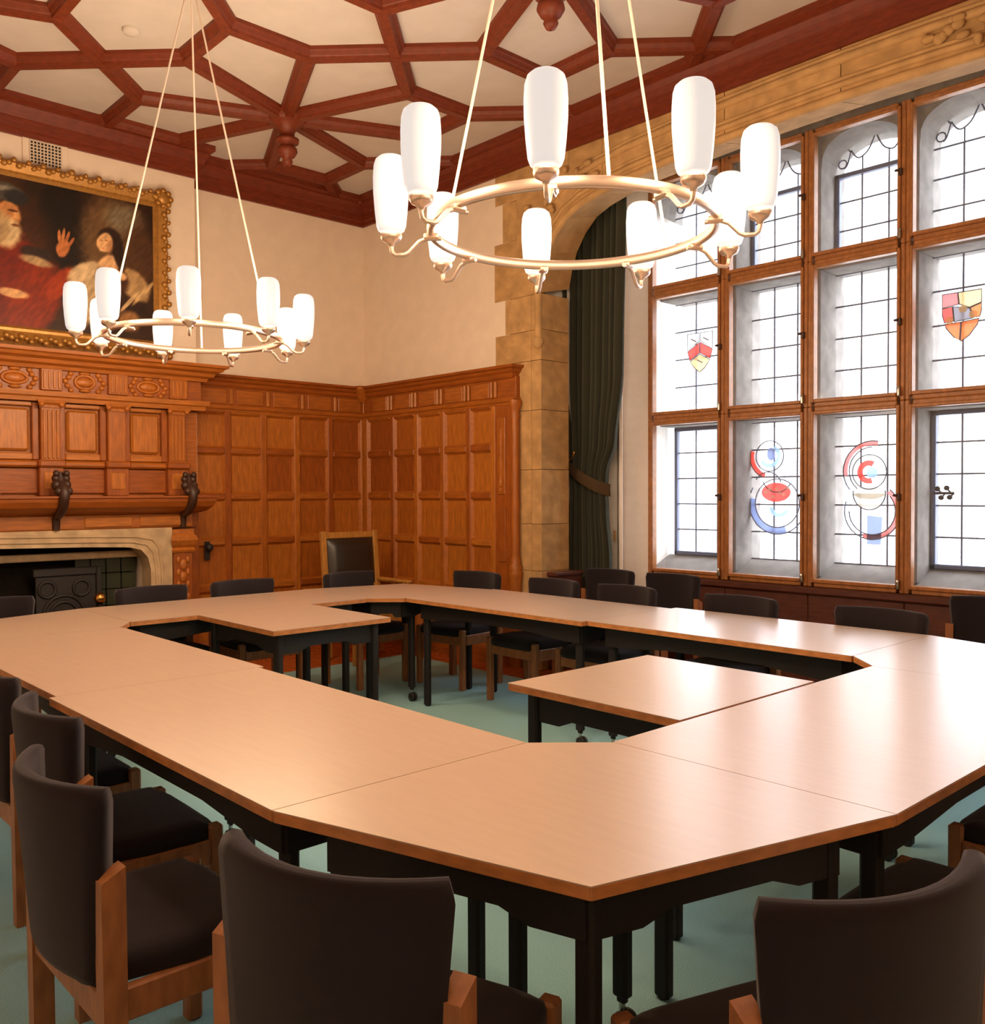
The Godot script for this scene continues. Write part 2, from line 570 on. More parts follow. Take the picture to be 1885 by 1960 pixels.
func panelling():
	var rails := [0.1, 0.6, 1.01, 1.41, 1.815, 2.17]
	# beside the fireplace
	var o := thing("trim_2", "orange brown oak panelling between the fireplace and the room corner", "panelling", Vector3.ZERO, 0.0, "", "structure")
	var at := func(a: float, y: float, d: float) -> Vector3: return Vector3(WALL_X + d, y, a)
	panel_grid(o, at, "z", [-5.20, -4.82, -4.455, -4.11, -3.76, -3.42], rails, 0.062, 0.056)
	span(o, "frieze", Vector3(WALL_X, 2.19, -3.39), Vector3(WALL_X + 0.05, 2.39, -5.25), M.oak_z_1)
	for z in [-3.62, -3.98, -4.34, -4.70, -5.04]:
		span(o, "frieze_block", Vector3(WALL_X + 0.045, 2.225, z - 0.13), Vector3(WALL_X + 0.06, 2.36, z + 0.13), M.oak_z_0, 0.01)
		span(o, "frieze_boss", Vector3(WALL_X + 0.045, 2.22, z - 0.19), Vector3(WALL_X + 0.072, 2.365, z - 0.155), M.oak_up_2, 0.01)
	var g := Shape.new()
	g.run(CROWN, Vector3(WALL_X + 0.05, 2.475, -3.39), Vector3(WALL_X + 0.05, 2.475, WALL_Z + 0.05), Vector3.RIGHT, 0.0, -1.0)
	part(o, "crown_moulding", g, M.oak_z_1)
	g = Shape.new()
	g.run(ARCHITRAVE, Vector3(WALL_X + 0.05, 2.215, -3.39), Vector3(WALL_X + 0.05, 2.215, WALL_Z + 0.05), Vector3.RIGHT, 0.0, -1.0)
	part(o, "architrave", g, M.oak_z_0)
	g = Shape.new()
	g.run([Vector2(0, 0), Vector2(0.03, 0), Vector2(0.03, 0.12), Vector2(0.015, 0.15), Vector2(0, 0.15)], Vector3(WALL_X + 0.05, 0, -3.39), Vector3(WALL_X + 0.05, 0, WALL_Z + 0.05), Vector3.RIGHT, 0.0, -1.0)
	part(o, "skirting", g, M.oak_z_1)
	# the latch of the door hidden in the panelling
	g = Shape.new()
	g.box(Vector3(WALL_X + 0.064, 0.94, -3.55), Vector3(0.012, 0.16, 0.05), 0.004)
	g.lathe([Vector2(0.012, 0.0), Vector2(0.012, 0.03), Vector2(0.028, 0.04), Vector2(0.034, 0.055), Vector2(0.026, 0.07), Vector2(0.002, 0.074)], 12, Transform3D(Basis(Vector3.BACK, -PI / 2), Vector3(WALL_X + 0.065, 0.97, -3.55)))
	part(o, "door_knob", g, M.iron, "dark iron knob and plate")
	# on the window wall
	var p := thing("trim_3", "red brown oak panelling between the room corner and the stone arch", "panelling", Vector3.ZERO, 0.0, "", "structure")
	var at2 := func(a: float, y: float, d: float) -> Vector3: return Vector3(a, y, WALL_Z + d)
	panel_grid(p, at2, "x", [-7.45, -7.02, -6.65, -6.275, -5.92, -5.605], rails, 0.062, 0.056)
	span(p, "frieze", Vector3(WALL_X, 2.19, WALL_Z), Vector3(-5.33, 2.39, WALL_Z + 0.05), M.oak_x_1)
	for x in [-7.2, -6.83, -6.46, -6.09, -5.75]:
		span(p, "frieze_block", Vector3(x - 0.13, 2.225, WALL_Z + 0.045), Vector3(x + 0.1, 2.36, WALL_Z + 0.06), M.oak_x_0, 0.01)
		for e in [0.135, 0.185]:
			span(p, "frieze_boss", Vector3(x + e - 0.016, 2.22, WALL_Z + 0.045), Vector3(x + e + 0.016, 2.365, WALL_Z + 0.075), M.oak_up_2, 0.01)
	g = Shape.new()
	g.run(CROWN, Vector3(WALL_X + 0.05, 2.475, WALL_Z + 0.05), Vector3(-5.37, 2.475, WALL_Z + 0.05), Vector3.BACK, 1.0, 1.0)
	g.run(CROWN, Vector3(-5.37, 2.475, WALL_Z + 0.05), Vector3(-5.37, 2.475, WALL_Z - 0.02), Vector3.RIGHT, -1.0, 0.0)
	part(p, "crown_moulding", g, M.oak_x_1)
	g = Shape.new()
	g.run(ARCHITRAVE, Vector3(WALL_X + 0.05, 2.215, WALL_Z + 0.05), Vector3(-5.35, 2.215, WALL_Z + 0.05), Vector3.BACK, 1.0, 1.0)
	g.run(ARCHITRAVE, Vector3(-5.35, 2.215, WALL_Z + 0.05), Vector3(-5.35, 2.215, WALL_Z - 0.02), Vector3.RIGHT, -1.0, 0.0)
	part(p, "architrave", g, M.oak_x_0)
	g = Shape.new()
	g.run([Vector2(0, 0), Vector2(0.03, 0), Vector2(0.03, 0.12), Vector2(0.015, 0.15), Vector2(0, 0.15)], Vector3(WALL_X + 0.05, 0, WALL_Z + 0.05), Vector3(-5.33, 0, WALL_Z + 0.05), Vector3.BACK, 1.0, 0.0)
	part(p, "skirting", g, M.oak_x_1)
	# end pilaster with a sunk panel, a carved drop and a turned colonnette
	span(p, "pilaster", Vector3(-5.575, 0.0, WALL_Z), Vector3(-5.335, 2.19, WALL_Z + 0.06), M.oak_up_1, 0.006)
	span(p, "pilaster_panel", Vector3(-5.535, 1.42, WALL_Z + 0.058), Vector3(-5.44, 2.06, WALL_Z + 0.072), M.oak_up_0, 0.012)
	span(p, "pilaster_panel", Vector3(-5.535, 0.86, WALL_Z + 0.058), Vector3(-5.44, 1.3, WALL_Z + 0.07), M.oak_up_1, 0.012)
	g = Shape.new()
	g.ball(Vector3(-5.487, 1.52, WALL_Z + 0.075), Vector3(0.022, 0.045, 0.016))
	g.ball(Vector3(-5.487, 1.46, WALL_Z + 0.075), Vector3(0.014, 0.025, 0.012))
	g.box(Vector3(-5.487, 1.76, WALL_Z + 0.074), Vector3(0.018, 0.42, 0.012), 0.005)
	part(p, "carved_drop", g, M.oak_carved)
	g = Shape.new()
	g.lathe([Vector2(0.05, 0.0), Vector2(0.05, 0.72), Vector2(0.058, 0.74), Vector2(0.06, 0.78), Vector2(0.05, 0.8), Vector2(0.056, 0.83), Vector2(0.04, 0.86), Vector2(0.046, 0.885), Vector2(0.034, 0.92), Vector2(0.033, 2.04), Vector2(0.042, 2.06), Vector2(0.033, 2.08), Vector2(0.04, 2.12), Vector2(0.055, 2.16), Vector2(0.055, 2.19)], 16, Transform3D(Basis.IDENTITY, Vector3(-5.345, 0, WALL_Z + 0.045)))
	part(p, "colonnette", g, M.oak_up_0)
	# the little angled shelf over the corner
	g = Shape.new()
	g.lathe([Vector2(0.02, 2.33), Vector2(0.06, 2.36), Vector2(0.085, 2.4), Vector2(0.1, 2.41), Vector2(0.14, 2.45), Vector2(0.15, 2.48), Vector2(0.0, 2.485)], 8, Transform3D(Basis.IDENTITY, Vector3(WALL_X + 0.06, 0, WALL_Z + 0.06)))
	part(p, "corner_bracket", g, M.oak_carved)

# ---------------------------------------------------------------- the window bay
const ARCH_MID := -2.6
const ARCH := [Vector2(2.49, 3.03), Vector2(2.455, 3.18), Vector2(2.40, 3.32), Vector2(2.31, 3.45), Vector2(2.19, 3.555), Vector2(2.05, 3.61), Vector2(1.85, 3.655), Vector2(1.6, 3.688), Vector2(1.2, 3.718), Vector2(0.8, 3.738), Vector2(0.4, 3.75), Vector2(0.0, 3.755)]

func arch_curve(off: float) -> PackedVector2Array:
	# the arch from its left foot to its right foot, moved out by off
	var c := PackedVector2Array()
	for p in ARCH:
		c.append(Vector2(ARCH_MID - p.x, p.y))
	for k in range(ARCH.size() - 2, -1, -1):
		c.append(Vector2(ARCH_MID + ARCH[k].x, ARCH[k].y))
	var r := PackedVector2Array()
	for k in c.size():
		var d := (c[mini(k + 1, c.size() - 1)] - c[maxi(k - 1, 0)]).normalized()
		r.append(c[k] + Vector2(-d.y, d.x) * off)
	return r

func stone_arch():
	var o := thing("trim_4", "ochre stone arch and quoined jambs framing the window bay", "arch", Vector3.ZERO, 0.0, "", "structure")
	# jambs of single blocks
	var rows := [0.0, 0.4, 0.8, 1.18, 1.62, 2.1, 2.499, 2.743, 3.03, 3.507, 3.828, 4.09]
	for k in rows.size() - 1:
		var long := k % 2 == 0
		var left: float = -5.63 if not long else -5.51
		if k == 8:
			left = -5.63
		elif k == 9:
			left = -5.53
		elif k == 7:
			left = -5.5
		elif k == 6:
			left = -5.62
		elif k == 10:
			left = -5.62
		var y0: float = rows[k] + 0.0015
		var y1: float = rows[k + 1] - 0.0015
		if k < 8:
			span(o, "stone_block", Vector3(left, y0, -5.575), Vector3(-5.2, y1, WALL_Z + 0.004), M.stone if k % 3 else M.stone_dark, 0.002)
			span(o, "stone_block", Vector3(-5.1985, y0, -5.575), Vector3(-5.09, y1, WALL_Z + 0.003), M.stone if k % 2 else M.stone_dark, 0.003)
			span(o, "stone_block", Vector3(ARCH_MID + 2.49, y0, -5.575), Vector3(0.05, y1, WALL_Z + 0.004), M.stone, 0.004)
		else:
			span(o, "stone_block", Vector3(left, y0, -5.575), Vector3(-5.36, y1, WALL_Z + 0.004), M.stone if k % 2 else M.stone_dark, 0.002)
	# voussoirs over the opening, each with its own joint
	var c := arch_curve(0.0)
	var cuts := [0, 2, 4, 6, 8, 9, 11, 13, 14, 16, 18, 20, 22]
	for k in cuts.size() - 1:
		var g := Shape.new()
		for e in range(cuts[k], cuts[k + 1]):
			var a := c[e]
			var b := c[e + 1]
			if e == cuts[k]:
				a = a.lerp(b, 0.008)
			if e + 1 == cuts[k + 1]:
				b = b.lerp(a, 0.008)
			var x0 := a.x if e > 0 else -5.36
			var x1 := b.x if e < c.size() - 2 else 0.05
			var zf := WALL_Z + 0.004
			var zb := -5.58
			var up := 0.075
			var top := 4.2
			var fa := Vector3(a.x, a.y, zf)
			var fb := Vector3(b.x, b.y, zf)
			var ba := Vector3(a.x, a.y + up, zb)
			var bb := Vector3(b.x, b.y + up, zb)
			g.quad(fa, fb, Vector3(x1, top, zf), Vector3(x0, top, zf))
			g.quad(bb, ba, Vector3(x0, top, zb), Vector3(x1, top, zb))
			g.quad(ba, bb, fb, fa)
			g.quad(Vector3(x0, top, zf), Vector3(x1, top, zf), Vector3(x1, top, zb), Vector3(x0, top, zb))
			if e == 0:
				g.quad(Vector3(x0, 3.03, zf), Vector3(a.x, 3.03, zf), fa, Vector3(x0, top, zf))
			if e == cuts[k]:
				g.quad(fa, Vector3(x0, top, zf), Vector3(x0, top, zb), ba)
			if e + 1 == cuts[k + 1]:
				g.quad(fb, bb, Vector3(x1, top, zb), Vector3(x1, top, zf))
		part(o, "voussoir", g, M.stone if k % 2 else M.stone_dark)
	# rolls and hollows that follow the opening
	for r in [[0.028, 0.03, 2.66], [0.1, 0.02, 3.03], [0.135, 0.012, 3.03], [0.25, 0.028, 3.03], [0.29, 0.014, 3.03]]:
		var path := []
		var q := arch_curve(r[0])
		if r[2] < 3.0:
			path.append(Vector3(q[0].x, r[2], WALL_Z + 0.004))
			path.append(Vector3(q[0].x, 2.9, WALL_Z + 0.004))
		for p in q:
			if p.y < 4.06 and (r[0] < 0.2 or p.y > 3.3):
				path.append(Vector3(p.x, p.y, WALL_Z + 0.004))
		if r[2] < 3.0:
			path.append(Vector3(q[q.size() - 1].x, r[2], WALL_Z + 0.004))
		var g := Shape.new()
		g.tube(path, r[1], 10)
		part(o, "arch_roll", g, M.stone)
	var s := Shape.new()
	s.lathe([Vector2(0.004, -0.06), Vector2(0.03, -0.045), Vector2(0.045, -0.01), Vector2(0.05, 0.02), Vector2(0.035, 0.035)], 12, Transform3D(Basis.IDENTITY, Vector3(-5.118, 2.64, WALL_Z + 0.004)))
	part(o, "roll_stop", s, M.stone)
	# carved leaves in the spandrels
	var rng := RandomNumberGenerator.new()
	rng.seed = 8
	for at in [Vector3(-4.66, 3.86, -5.23), Vector3(-5.1, 3.66, -5.23), Vector3(-1.95, 3.92, -5.23), Vector3(-1.72, 3.84, -5.23)]:
		var g := Shape.new()
		for k in 9:
			var d := Vector3(rng.randf_range(-0.16, 0.16), rng.randf_range(-0.06, 0.07), rng.randf_range(0.0, 0.03))
			g.ball(at + d, Vector3(rng.randf_range(0.02, 0.045), rng.randf_range(0.02, 0.04), 0.022), 8, 5)
		part(o, "carved_leaf", g, M.stone_dark)

func bay():
	# side walls, soffit and the wall under the window
	var g := Shape.new()
	var turn := Transform3D(Basis(Vector3.RIGHT, PI / 2), Vector3.ZERO)   # (x, y) of an outline becomes (x, z); z becomes -y
	g.prism(PackedVector2Array([Vector2(-5.9, -5.58), Vector2(-5.4, -5.58), Vector2(-5.4, -5.66), Vector2(-4.748, -6.19), Vector2(-4.748, -6.7), Vector2(-5.9, -6.7)]), -4.4, 0.1, turn)
	g.prism(PackedVector2Array([Vector2(0.7, -5.58), Vector2(0.2, -5.58), Vector2(0.2, -5.66), Vector2(-0.462, -6.19), Vector2(-0.462, -6.7), Vector2(0.7, -6.7)]), -4.4, 0.1, turn)
	whole("wall_bay", g, M.white_paint, "white painted splayed side of the window bay behind the curtain", "wall", "", "structure")
	g = Shape.new()
	g.box(Vector3(-2.6, 4.3, -6.1), Vector3(6.6, 0.2, 1.25))
	whole("ceiling_bay", g, M.white_paint, "white painted soffit of the window bay", "ceiling", "", "structure")
	# white board with its hinges beside the window
	var bd := thing("trim_5", "white painted hinged shutter board between the green curtain and the window", "shutter", Vector3(-4.9, 0.72, -6.03), 0.0, "", "structure")
	var tilt := Basis(Vector3.UP, -0.8)
	g = Shape.new()
	g.box(Vector3(0.0, 1.6, 0.035), Vector3(0.27, 3.2, 0.03), 0.005, tilt)
	part(bd, "board", g, M.white_paint)
	for y in [0.35, 1.45, 1.55, 2.3, 2.45, 3.0]:
		g = Shape.new()
		g.box(Vector3(-0.03, y, 0.062), Vector3(0.02, 0.09, 0.012), 0.003, tilt)
		part(bd, "hinge", g, M.brass)
	var o := thing("trim_6", "pale weathered stone mullions, transoms and sills outside the wooden casements", "window stonework", Vector3.ZERO, 0.0, "", "structure")
	span(o, "stone_wall", Vector3(-4.75, -0.1, -6.66), Vector3(-0.46, 0.79, -6.24), M.stone_pale, 0.0)
	span(o, "stone_lintel", Vector3(-4.75, 4.02, -6.66), Vector3(-0.46, 4.4, -6.24), M.stone_pale, 0.0)
	g = Shape.new()
	g.quad(Vector3(-4.75, 0.79, -6.24), Vector3(-0.46, 0.79, -6.24), Vector3(-0.46, 0.9, LEADED), Vector3(-4.75, 0.9, LEADED))
	g.quad(Vector3(-4.75, 0.9, LEADED), Vector3(-0.46, 0.9, LEADED), Vector3(-0.46, 0.88, -6.66), Vector3(-4.75, 0.88, -6.66))
	part(o, "sloping_sill", g, M.stone_pale)
	for k in range(1, 6):
		span(o, "stone_mullion", Vector3(COLS[k] - 0.055, 0.8, -6.64), Vector3(COLS[k] + 0.055, 4.03, -6.25), M.stone_pale, 0.015)
	for y in [2.045, 3.095]:
		for k in 6:
			span(o, "stone_transom", Vector3(COLS[k] + 0.056, y - 0.06, -6.62), Vector3(COLS[k + 1] - 0.056, y + 0.05, -6.26), M.stone_pale, 0.012)
	# arched heads of the top lights
	for k in 6:
		var x0: float = COLS[k] + 0.055
		var x1: float = COLS[k + 1] - 0.055
		g = Shape.new()
		var pts := head_curve(x0, x1)
		for e in pts.size() - 1:
			var a: Vector2 = pts[e]
			var b: Vector2 = pts[e + 1]
			var zf := -6.27
			var zb := -6.6
			g.quad(Vector3(a.x, a.y, zf), Vector3(b.x, b.y, zf), Vector3(b.x, 4.03, zf), Vector3(a.x, 4.03, zf))
			g.quad(Vector3(b.x, b.y, zb), Vector3(a.x, a.y, zb), Vector3(a.x, 4.03, zb), Vector3(b.x, 4.03, zb))
			g.quad(Vector3(a.x, a.y - 0.03, zb), Vector3(b.x, b.y - 0.03, zb), Vector3(b.x, b.y, zf), Vector3(a.x, a.y, zf))
		part(o, "arched_head", g, M.stone_pale)
	# wooden lining under the window and along the left reveal
	var w := thing("trim_7", "dark wooden boarding and capping under the window", "wainscot", Vector3.ZERO, 0.0, "", "structure")
	for k in 6:
		span(w, "board", Vector3(COLS[k] + 0.002, 0.0, -6.24), Vector3(COLS[k + 1] - 0.002, 0.69, -6.19), M.dark_wood, 0.006)
	span(w, "capping", Vector3(-4.75, 0.69, -6.24), Vector3(-0.46, 0.742, -6.15), M.dark_wood, 0.01)
	span(w, "jamb_casing", Vector3(-5.088, 0.0, -5.62), Vector3(-4.99, 0.76, -5.32), M.dark_wood, 0.004)
	span(w, "jamb_casing_top", Vector3(-5.09, 0.76, -5.63), Vector3(-4.975, 0.795, -5.3), M.dark_wood, 0.008)

const COLS := [-4.748, -4.005, -3.305, -2.608, -1.905, -1.205, -0.462]
const ROWS := [[0.744, 2.045], [2.045, 3.095], [3.095, 4.04]]

func head_curve(x0: float, x1: float) -> Array:
	var r := []
	var mid := (x0 + x1) * 0.5
	var h := (x1 - x0) * 0.5
	for k in 17:
		var a := PI * (1.0 - k / 16.0)
		var e := absf(cos(a))
		r.append(Vector2(mid + h * cos(a), 3.76 + 0.25 * pow(maxf(sin(a), 0.0), 0.62) * (1.0 - 0.04 * e)))
	return r

func sector(g: Shape, c: Vector2, r0: float, r1: float, a0: float, a1: float, z: float, thick := 0.006, squash := 1.0):
	var n := maxi(6, int(absf(a1 - a0) / 12.0))
	var p := PackedVector2Array()
	for k in n + 1:
		var a := deg_to_rad(lerpf(a0, a1, float(k) / n))
		p.append(c + Vector2(cos(a), sin(a) * squash) * r1)
	if r0 > 0.001:
		for k in range(n, -1, -1):
			var a := deg_to_rad(lerpf(a0, a1, float(k) / n))
			p.append(c + Vector2(cos(a), sin(a) * squash) * r0)
	elif absf(a1 - a0) > 359.0:
		p.remove_at(p.size() - 1)
	else:
		p.append(c)
	g.prism(p, z, z + thick)

func ring(g: Shape, c: Vector2, r: float, z: float, w := 0.008, a0 := 0.0, a1 := 360.0):
	var path := []
	var n := maxi(8, int((a1 - a0) / 12.0))
	for k in n + 1:
		var a := deg_to_rad(lerpf(a0, a1, float(k) / n))
		path.append(Vector3(c.x + cos(a) * r, c.y + sin(a) * r, z))
	g.tube(path, w * 0.5, 6)

func windows():
	var no := 0
	var place := ["left column of the window, beside the white shutter board", "second column of the window", "third column of the window", "fourth column of the window", "fifth column of the window", "sixth column of the window"]
	var level := ["bottom", "middle", "top"]
	for c in 6:
		for r in 3:
			no += 1
			var x0: float = COLS[c]
			var x1: float = COLS[c + 1]
			var y0: float = ROWS[r][0]
			var y1: float = ROWS[r][1]
			var o := thing("window_%d" % no, "%s leaded light in the %s" % [level[r], place[c]], "window", Vector3((x0 + x1) * 0.5, y0, GLAZING), 0.0, "", "structure")
			var base := o.position
			var put := func(called: String, a: Vector3, b: Vector3, m: Material, ch: float):
				span(o, called, a - base, b - base, m, ch)
			# wooden inner casement: fixed mullion half, then sash
			var e := 0.052
			var lf := 0.06 if c == 0 else e
			var rt := 0.06 if c == 5 else e
			for s in [[x0, x0 + lf, true], [x1 - rt, x1, false]]:
				var f0: float = s[0] + 0.001 if s[2] else s[0] + 0.02
				var f1: float = s[1] - 0.02 if s[2] else s[1] - 0.001
				put.call("frame_stile", Vector3(f0, y0, GLAZING - 0.04), Vector3(f1, y1, GLAZING + 0.02), M.window_wood, 0.006)
				put.call("sash_stile", Vector3(s[1] - 0.022 if s[2] else s[0], y0 + 0.03, GLAZING - 0.03), Vector3(s[1] if s[2] else s[0] + 0.022, y1 - 0.03, GLAZING + 0.035), M.window_wood, 0.005)
			put.call("frame_rail", Vector3(x0 + lf, y0, GLAZING - 0.04), Vector3(x1 - rt, y0 + 0.034, GLAZING + 0.02), M.window_wood, 0.006)
			put.call("frame_rail", Vector3(x0 + lf, y1 - 0.034, GLAZING - 0.04), Vector3(x1 - rt, y1, GLAZING + 0.02), M.window_wood, 0.006)
			put.call("sash_rail", Vector3(x0 + lf, y0 + 0.03, GLAZING - 0.03), Vector3(x1 - rt, y0 + 0.056, GLAZING + 0.035), M.window_wood, 0.005)
			put.call("sash_rail", Vector3(x0 + lf, y1 - 0.054, GLAZING - 0.03), Vector3(x1 - rt, y1 - 0.03, GLAZING + 0.035), M.window_wood, 0.005)
			var g := Shape.new()
			g.quad(Vector3(x0 + lf, y0 + 0.05, GLAZING) - base, Vector3(x1 - rt, y0 + 0.05, GLAZING) - base, Vector3(x1 - rt, y1 - 0.05, GLAZING) - base, Vector3(x0 + lf, y1 - 0.05, GLAZING) - base)
			part(o, "inner_pane", g, M.pane)
			# leaded light
			var gx0 := x0 + 0.056
			var gx1 := x1 - 0.056
			var gy0: float = 0.9 if r == 0 else y0 + 0.05
			var gy1: float = y1 - 0.06 if r < 2 else 3.77
			var rows: int = [5, 4, 3][r]
			var dx := (gx1 - gx0) / 3.0
			var dy := (gy1 - gy0) / rows
			var iron := (r == 0 and (c == 0 or c == 3)) or (r == 2 and (c == 1 or c == 2))
			for i in 3:
				for j in rows:
					g = Shape.new()
					g.quad(Vector3(gx0 + i * dx, gy0 + j * dy, LEADED) - base, Vector3(gx0 + (i + 1) * dx, gy0 + j * dy, LEADED) - base, Vector3(gx0 + (i + 1) * dx, gy0 + (j + 1) * dy, LEADED) - base, Vector3(gx0 + i * dx, gy0 + (j + 1) * dy, LEADED) - base)
					part(o, "pane", g, M.pane)
			for i in range(1, 3):
				put.call("lead_came", Vector3(gx0 + i * dx - 0.006, gy0, LEADED - 0.005), Vector3(gx0 + i * dx + 0.006, gy1, LEADED + 0.006), M.lead, 0.002)
			for j in range(0, rows + 1):
				put.call("lead_came", Vector3(gx0, gy0 + j * dy - 0.006, LEADED - 0.004), Vector3(gx1, gy0 + j * dy + 0.006, LEADED + 0.007), M.lead, 0.002)
			if iron:
				var m: Material = M.steel_frame
				var t := 0.032
				put.call("casement_bar", Vector3(gx0, gy0, LEADED - 0.02), Vector3(gx0 + t, gy1, LEADED + 0.025), m, 0.004)
				put.call("casement_bar", Vector3(gx1 - t, gy0, LEADED - 0.02), Vector3(gx1, gy1, LEADED + 0.025), m, 0.004)
				put.call("casement_bar", Vector3(gx0, gy0, LEADED - 0.02), Vector3(gx1, gy0 + t, LEADED + 0.025), m, 0.004)
				put.call("casement_bar", Vector3(gx0, gy1 - t, LEADED - 0.02), Vector3(gx1, gy1, LEADED + 0.025), m, 0.004)
				if r == 0:
					g = Shape.new()
					var hx := gx1 - 0.05 if c == 0 else gx0 + 0.03
					var sg := -1.0 if c == 0 else 1.0
					g.box(Vector3(hx + sg * 0.06, 1.42, LEADED + 0.035) - base, Vector3(0.14, 0.018, 0.012), 0.004)
					for q in [[0.02, 0.03], [0.045, -0.03], [0.08, 0.035], [0.1, -0.028]]:
						g.ball(Vector3(hx + sg * q[0], 1.42 + q[1], LEADED + 0.035) - base, Vector3(0.02, 0.018, 0.01), 8, 5)
						g.tube([Vector3(hx + sg * q[0], 1.42 + q[1], LEADED + 0.035) - base, Vector3(hx + sg * (q[0] + 0.03), 1.42, LEADED + 0.035) - base], 0.006, 5)
					part(o, "latch", g, M.iron, "ornate dark iron casement latch")
			if r == 2:
				tracery(o, base, gx0, gx1)
			# catches on the wooden mullions
			g = Shape.new()
			g.box(Vector3(x1 - 0.028, (y0 + y1) * 0.5, GLAZING + 0.035) - base, Vector3(0.022, 0.05, 0.02), 0.004)
			g.ball(Vector3(x1 - 0.05, (y0 + y1) * 0.5 + 0.012, GLAZING + 0.045) - base, Vector3(0.018, 0.01, 0.01), 8, 5)
			part(o, "catch", g, M.bronze)
			g = Shape.new()
			g.lathe([Vector2(0.012, -0.03), Vector2(0.014, 0.0), Vector2(0.01, 0.012), Vector2(0.014, 0.03), Vector2(0.002, 0.036)], 8, Transform3D(Basis.IDENTITY, Vector3(x1 - 0.03, y0 + 0.06, GLAZING + 0.045) - base))
			part(o, "catch", g, M.chrome)
			if c == 1 and r == 0:
				roundel_one(o, base)
			elif c == 2 and r == 0:
				roundel_two(o, base)
			elif c == 0 and r == 1:
				shield(o, base, Vector2(-4.435, 2.61), 0)
			elif c == 3 and r == 1:
				shield(o, base, Vector2(-2.36, 2.61), 1)

func tracery(o: Node3D, base: Vector3, gx0: float, gx1: float):
	# glass and curling leads in the arched head
	var g := Shape.new()
	var pts := head_curve(gx0, gx1)
	var poly := PackedVector2Array(pts)
	var moved := PackedVector2Array()
	for p in poly:
		moved.append(Vector2(p.x - base.x, p.y - base.y))
	var ids := Geometry2D.triangulate_polygon(moved)
	for k in range(0, ids.size(), 3):
		var a := moved[ids[k]]
		var b := moved[ids[k + 1]]
		var d := moved[ids[k + 2]]
		if (b - a).cross(d - a) < 0:
			var sw := b
			b = d
			d = sw
		var z := LEADED - base.z
		g.tri(Vector3(a.x, a.y, z), Vector3(b.x, b.y, z), Vector3(d.x, d.y, z))
	part(o, "pane", g, M.pane)
	var mid := (gx0 + gx1) * 0.5 - base.x
	var w := (gx1 - gx0) * 0.5
	var y := 3.77 - base.y
	var z := LEADED - base.z
	for s in [-1.0, 1.0]:
		for q in [[0.0, 0.24, 0.33, 0.1], [0.33, 0.1, 0.62, 0.16], [0.62, 0.16, 0.8, 0.04], [0.33, 0.1, 0.33, 0.0], [0.62, 0.16, 0.72, 0.22]]:
			g = Shape.new()
			var path := []
			for k in 7:
				var f := k / 6.0
				var bend := sin(f * PI) * 0.03
				path.append(Vector3(mid + s * w * lerpf(q[0], q[2], f), y + lerpf(q[1], q[3], f) - bend, z))
			g.tube(path, 0.006, 5)
			part(o, "lead_came", g, M.lead)
		g = Shape.new()
		ring(g, Vector2(mid + s * w * 0.84, y + 0.075), 0.03, z, 0.011)
		part(o, "lead_came", g, M.lead)

func bit(o: Node3D, base: Vector3, called: String, m: Material, fill: Callable):
	var g := Shape.new()
	fill.call(g)
	var p := part(o, called, g, m)
	p.position = -base

func roundel_one(o: Node3D, base: Vector3):
	var z := LEADED + 0.012
	var a := Vector2(-3.785, 1.716)
	var b := Vector2(-3.72, 1.345)
	bit(o, base, "coloured_glass", M.glass_red, func(g): sector(g, a, 0.14, 0.175, 165, 255, z))
	bit(o, base, "coloured_glass", M.glass_sky, func(g): sector(g, a, 0.062, 0.092, -150, 60, z))
	bit(o, base, "coloured_glass", M.glass_blue, func(g): sector(g, a + Vector2(0.012, 0.015), 0.0, 0.034, 0, 360, z, 0.006, 1.5))
	bit(o, base, "coloured_glass", M.glass_red, func(g): sector(g, b + Vector2(-0.01, 0.085), 0.0, 0.125, 0, 360, z, 0.006, 0.6))
	for k in 7:
		bit(o, base, "coloured_glass", M.glass_white, func(g): sector(g, b + Vector2(-0.09 + 0.03 * k, 0.085 + 0.035 * sin(k * 2.4)), 0.0, 0.016, 0, 360, z + 0.007, 0.004, 0.7))
	bit(o, base, "coloured_glass", M.glass_blue, func(g): sector(g, b, 0.19, 0.245, 170, 290, z))
	bit(o, base, "coloured_glass", M.glass_sky, func(g): sector(g, b + Vector2(0.02, -0.02), 0.06, 0.09, 190, 330, z))
	for q in [[a, 0.12, 0.0, 360.0], [a, 0.175, 165.0, 255.0], [b, 0.19, 0.0, 360.0], [b, 0.245, 150.0, 350.0], [Vector2(-3.72, 1.56), 0.13, 200.0, 330.0], [Vector2(-3.8, 1.47), 0.12, 20.0, 150.0]]:
		bit(o, base, "lead_came", M.lead, func(g): ring(g, q[0], q[1], z + 0.004, 0.009, q[2], q[3]))

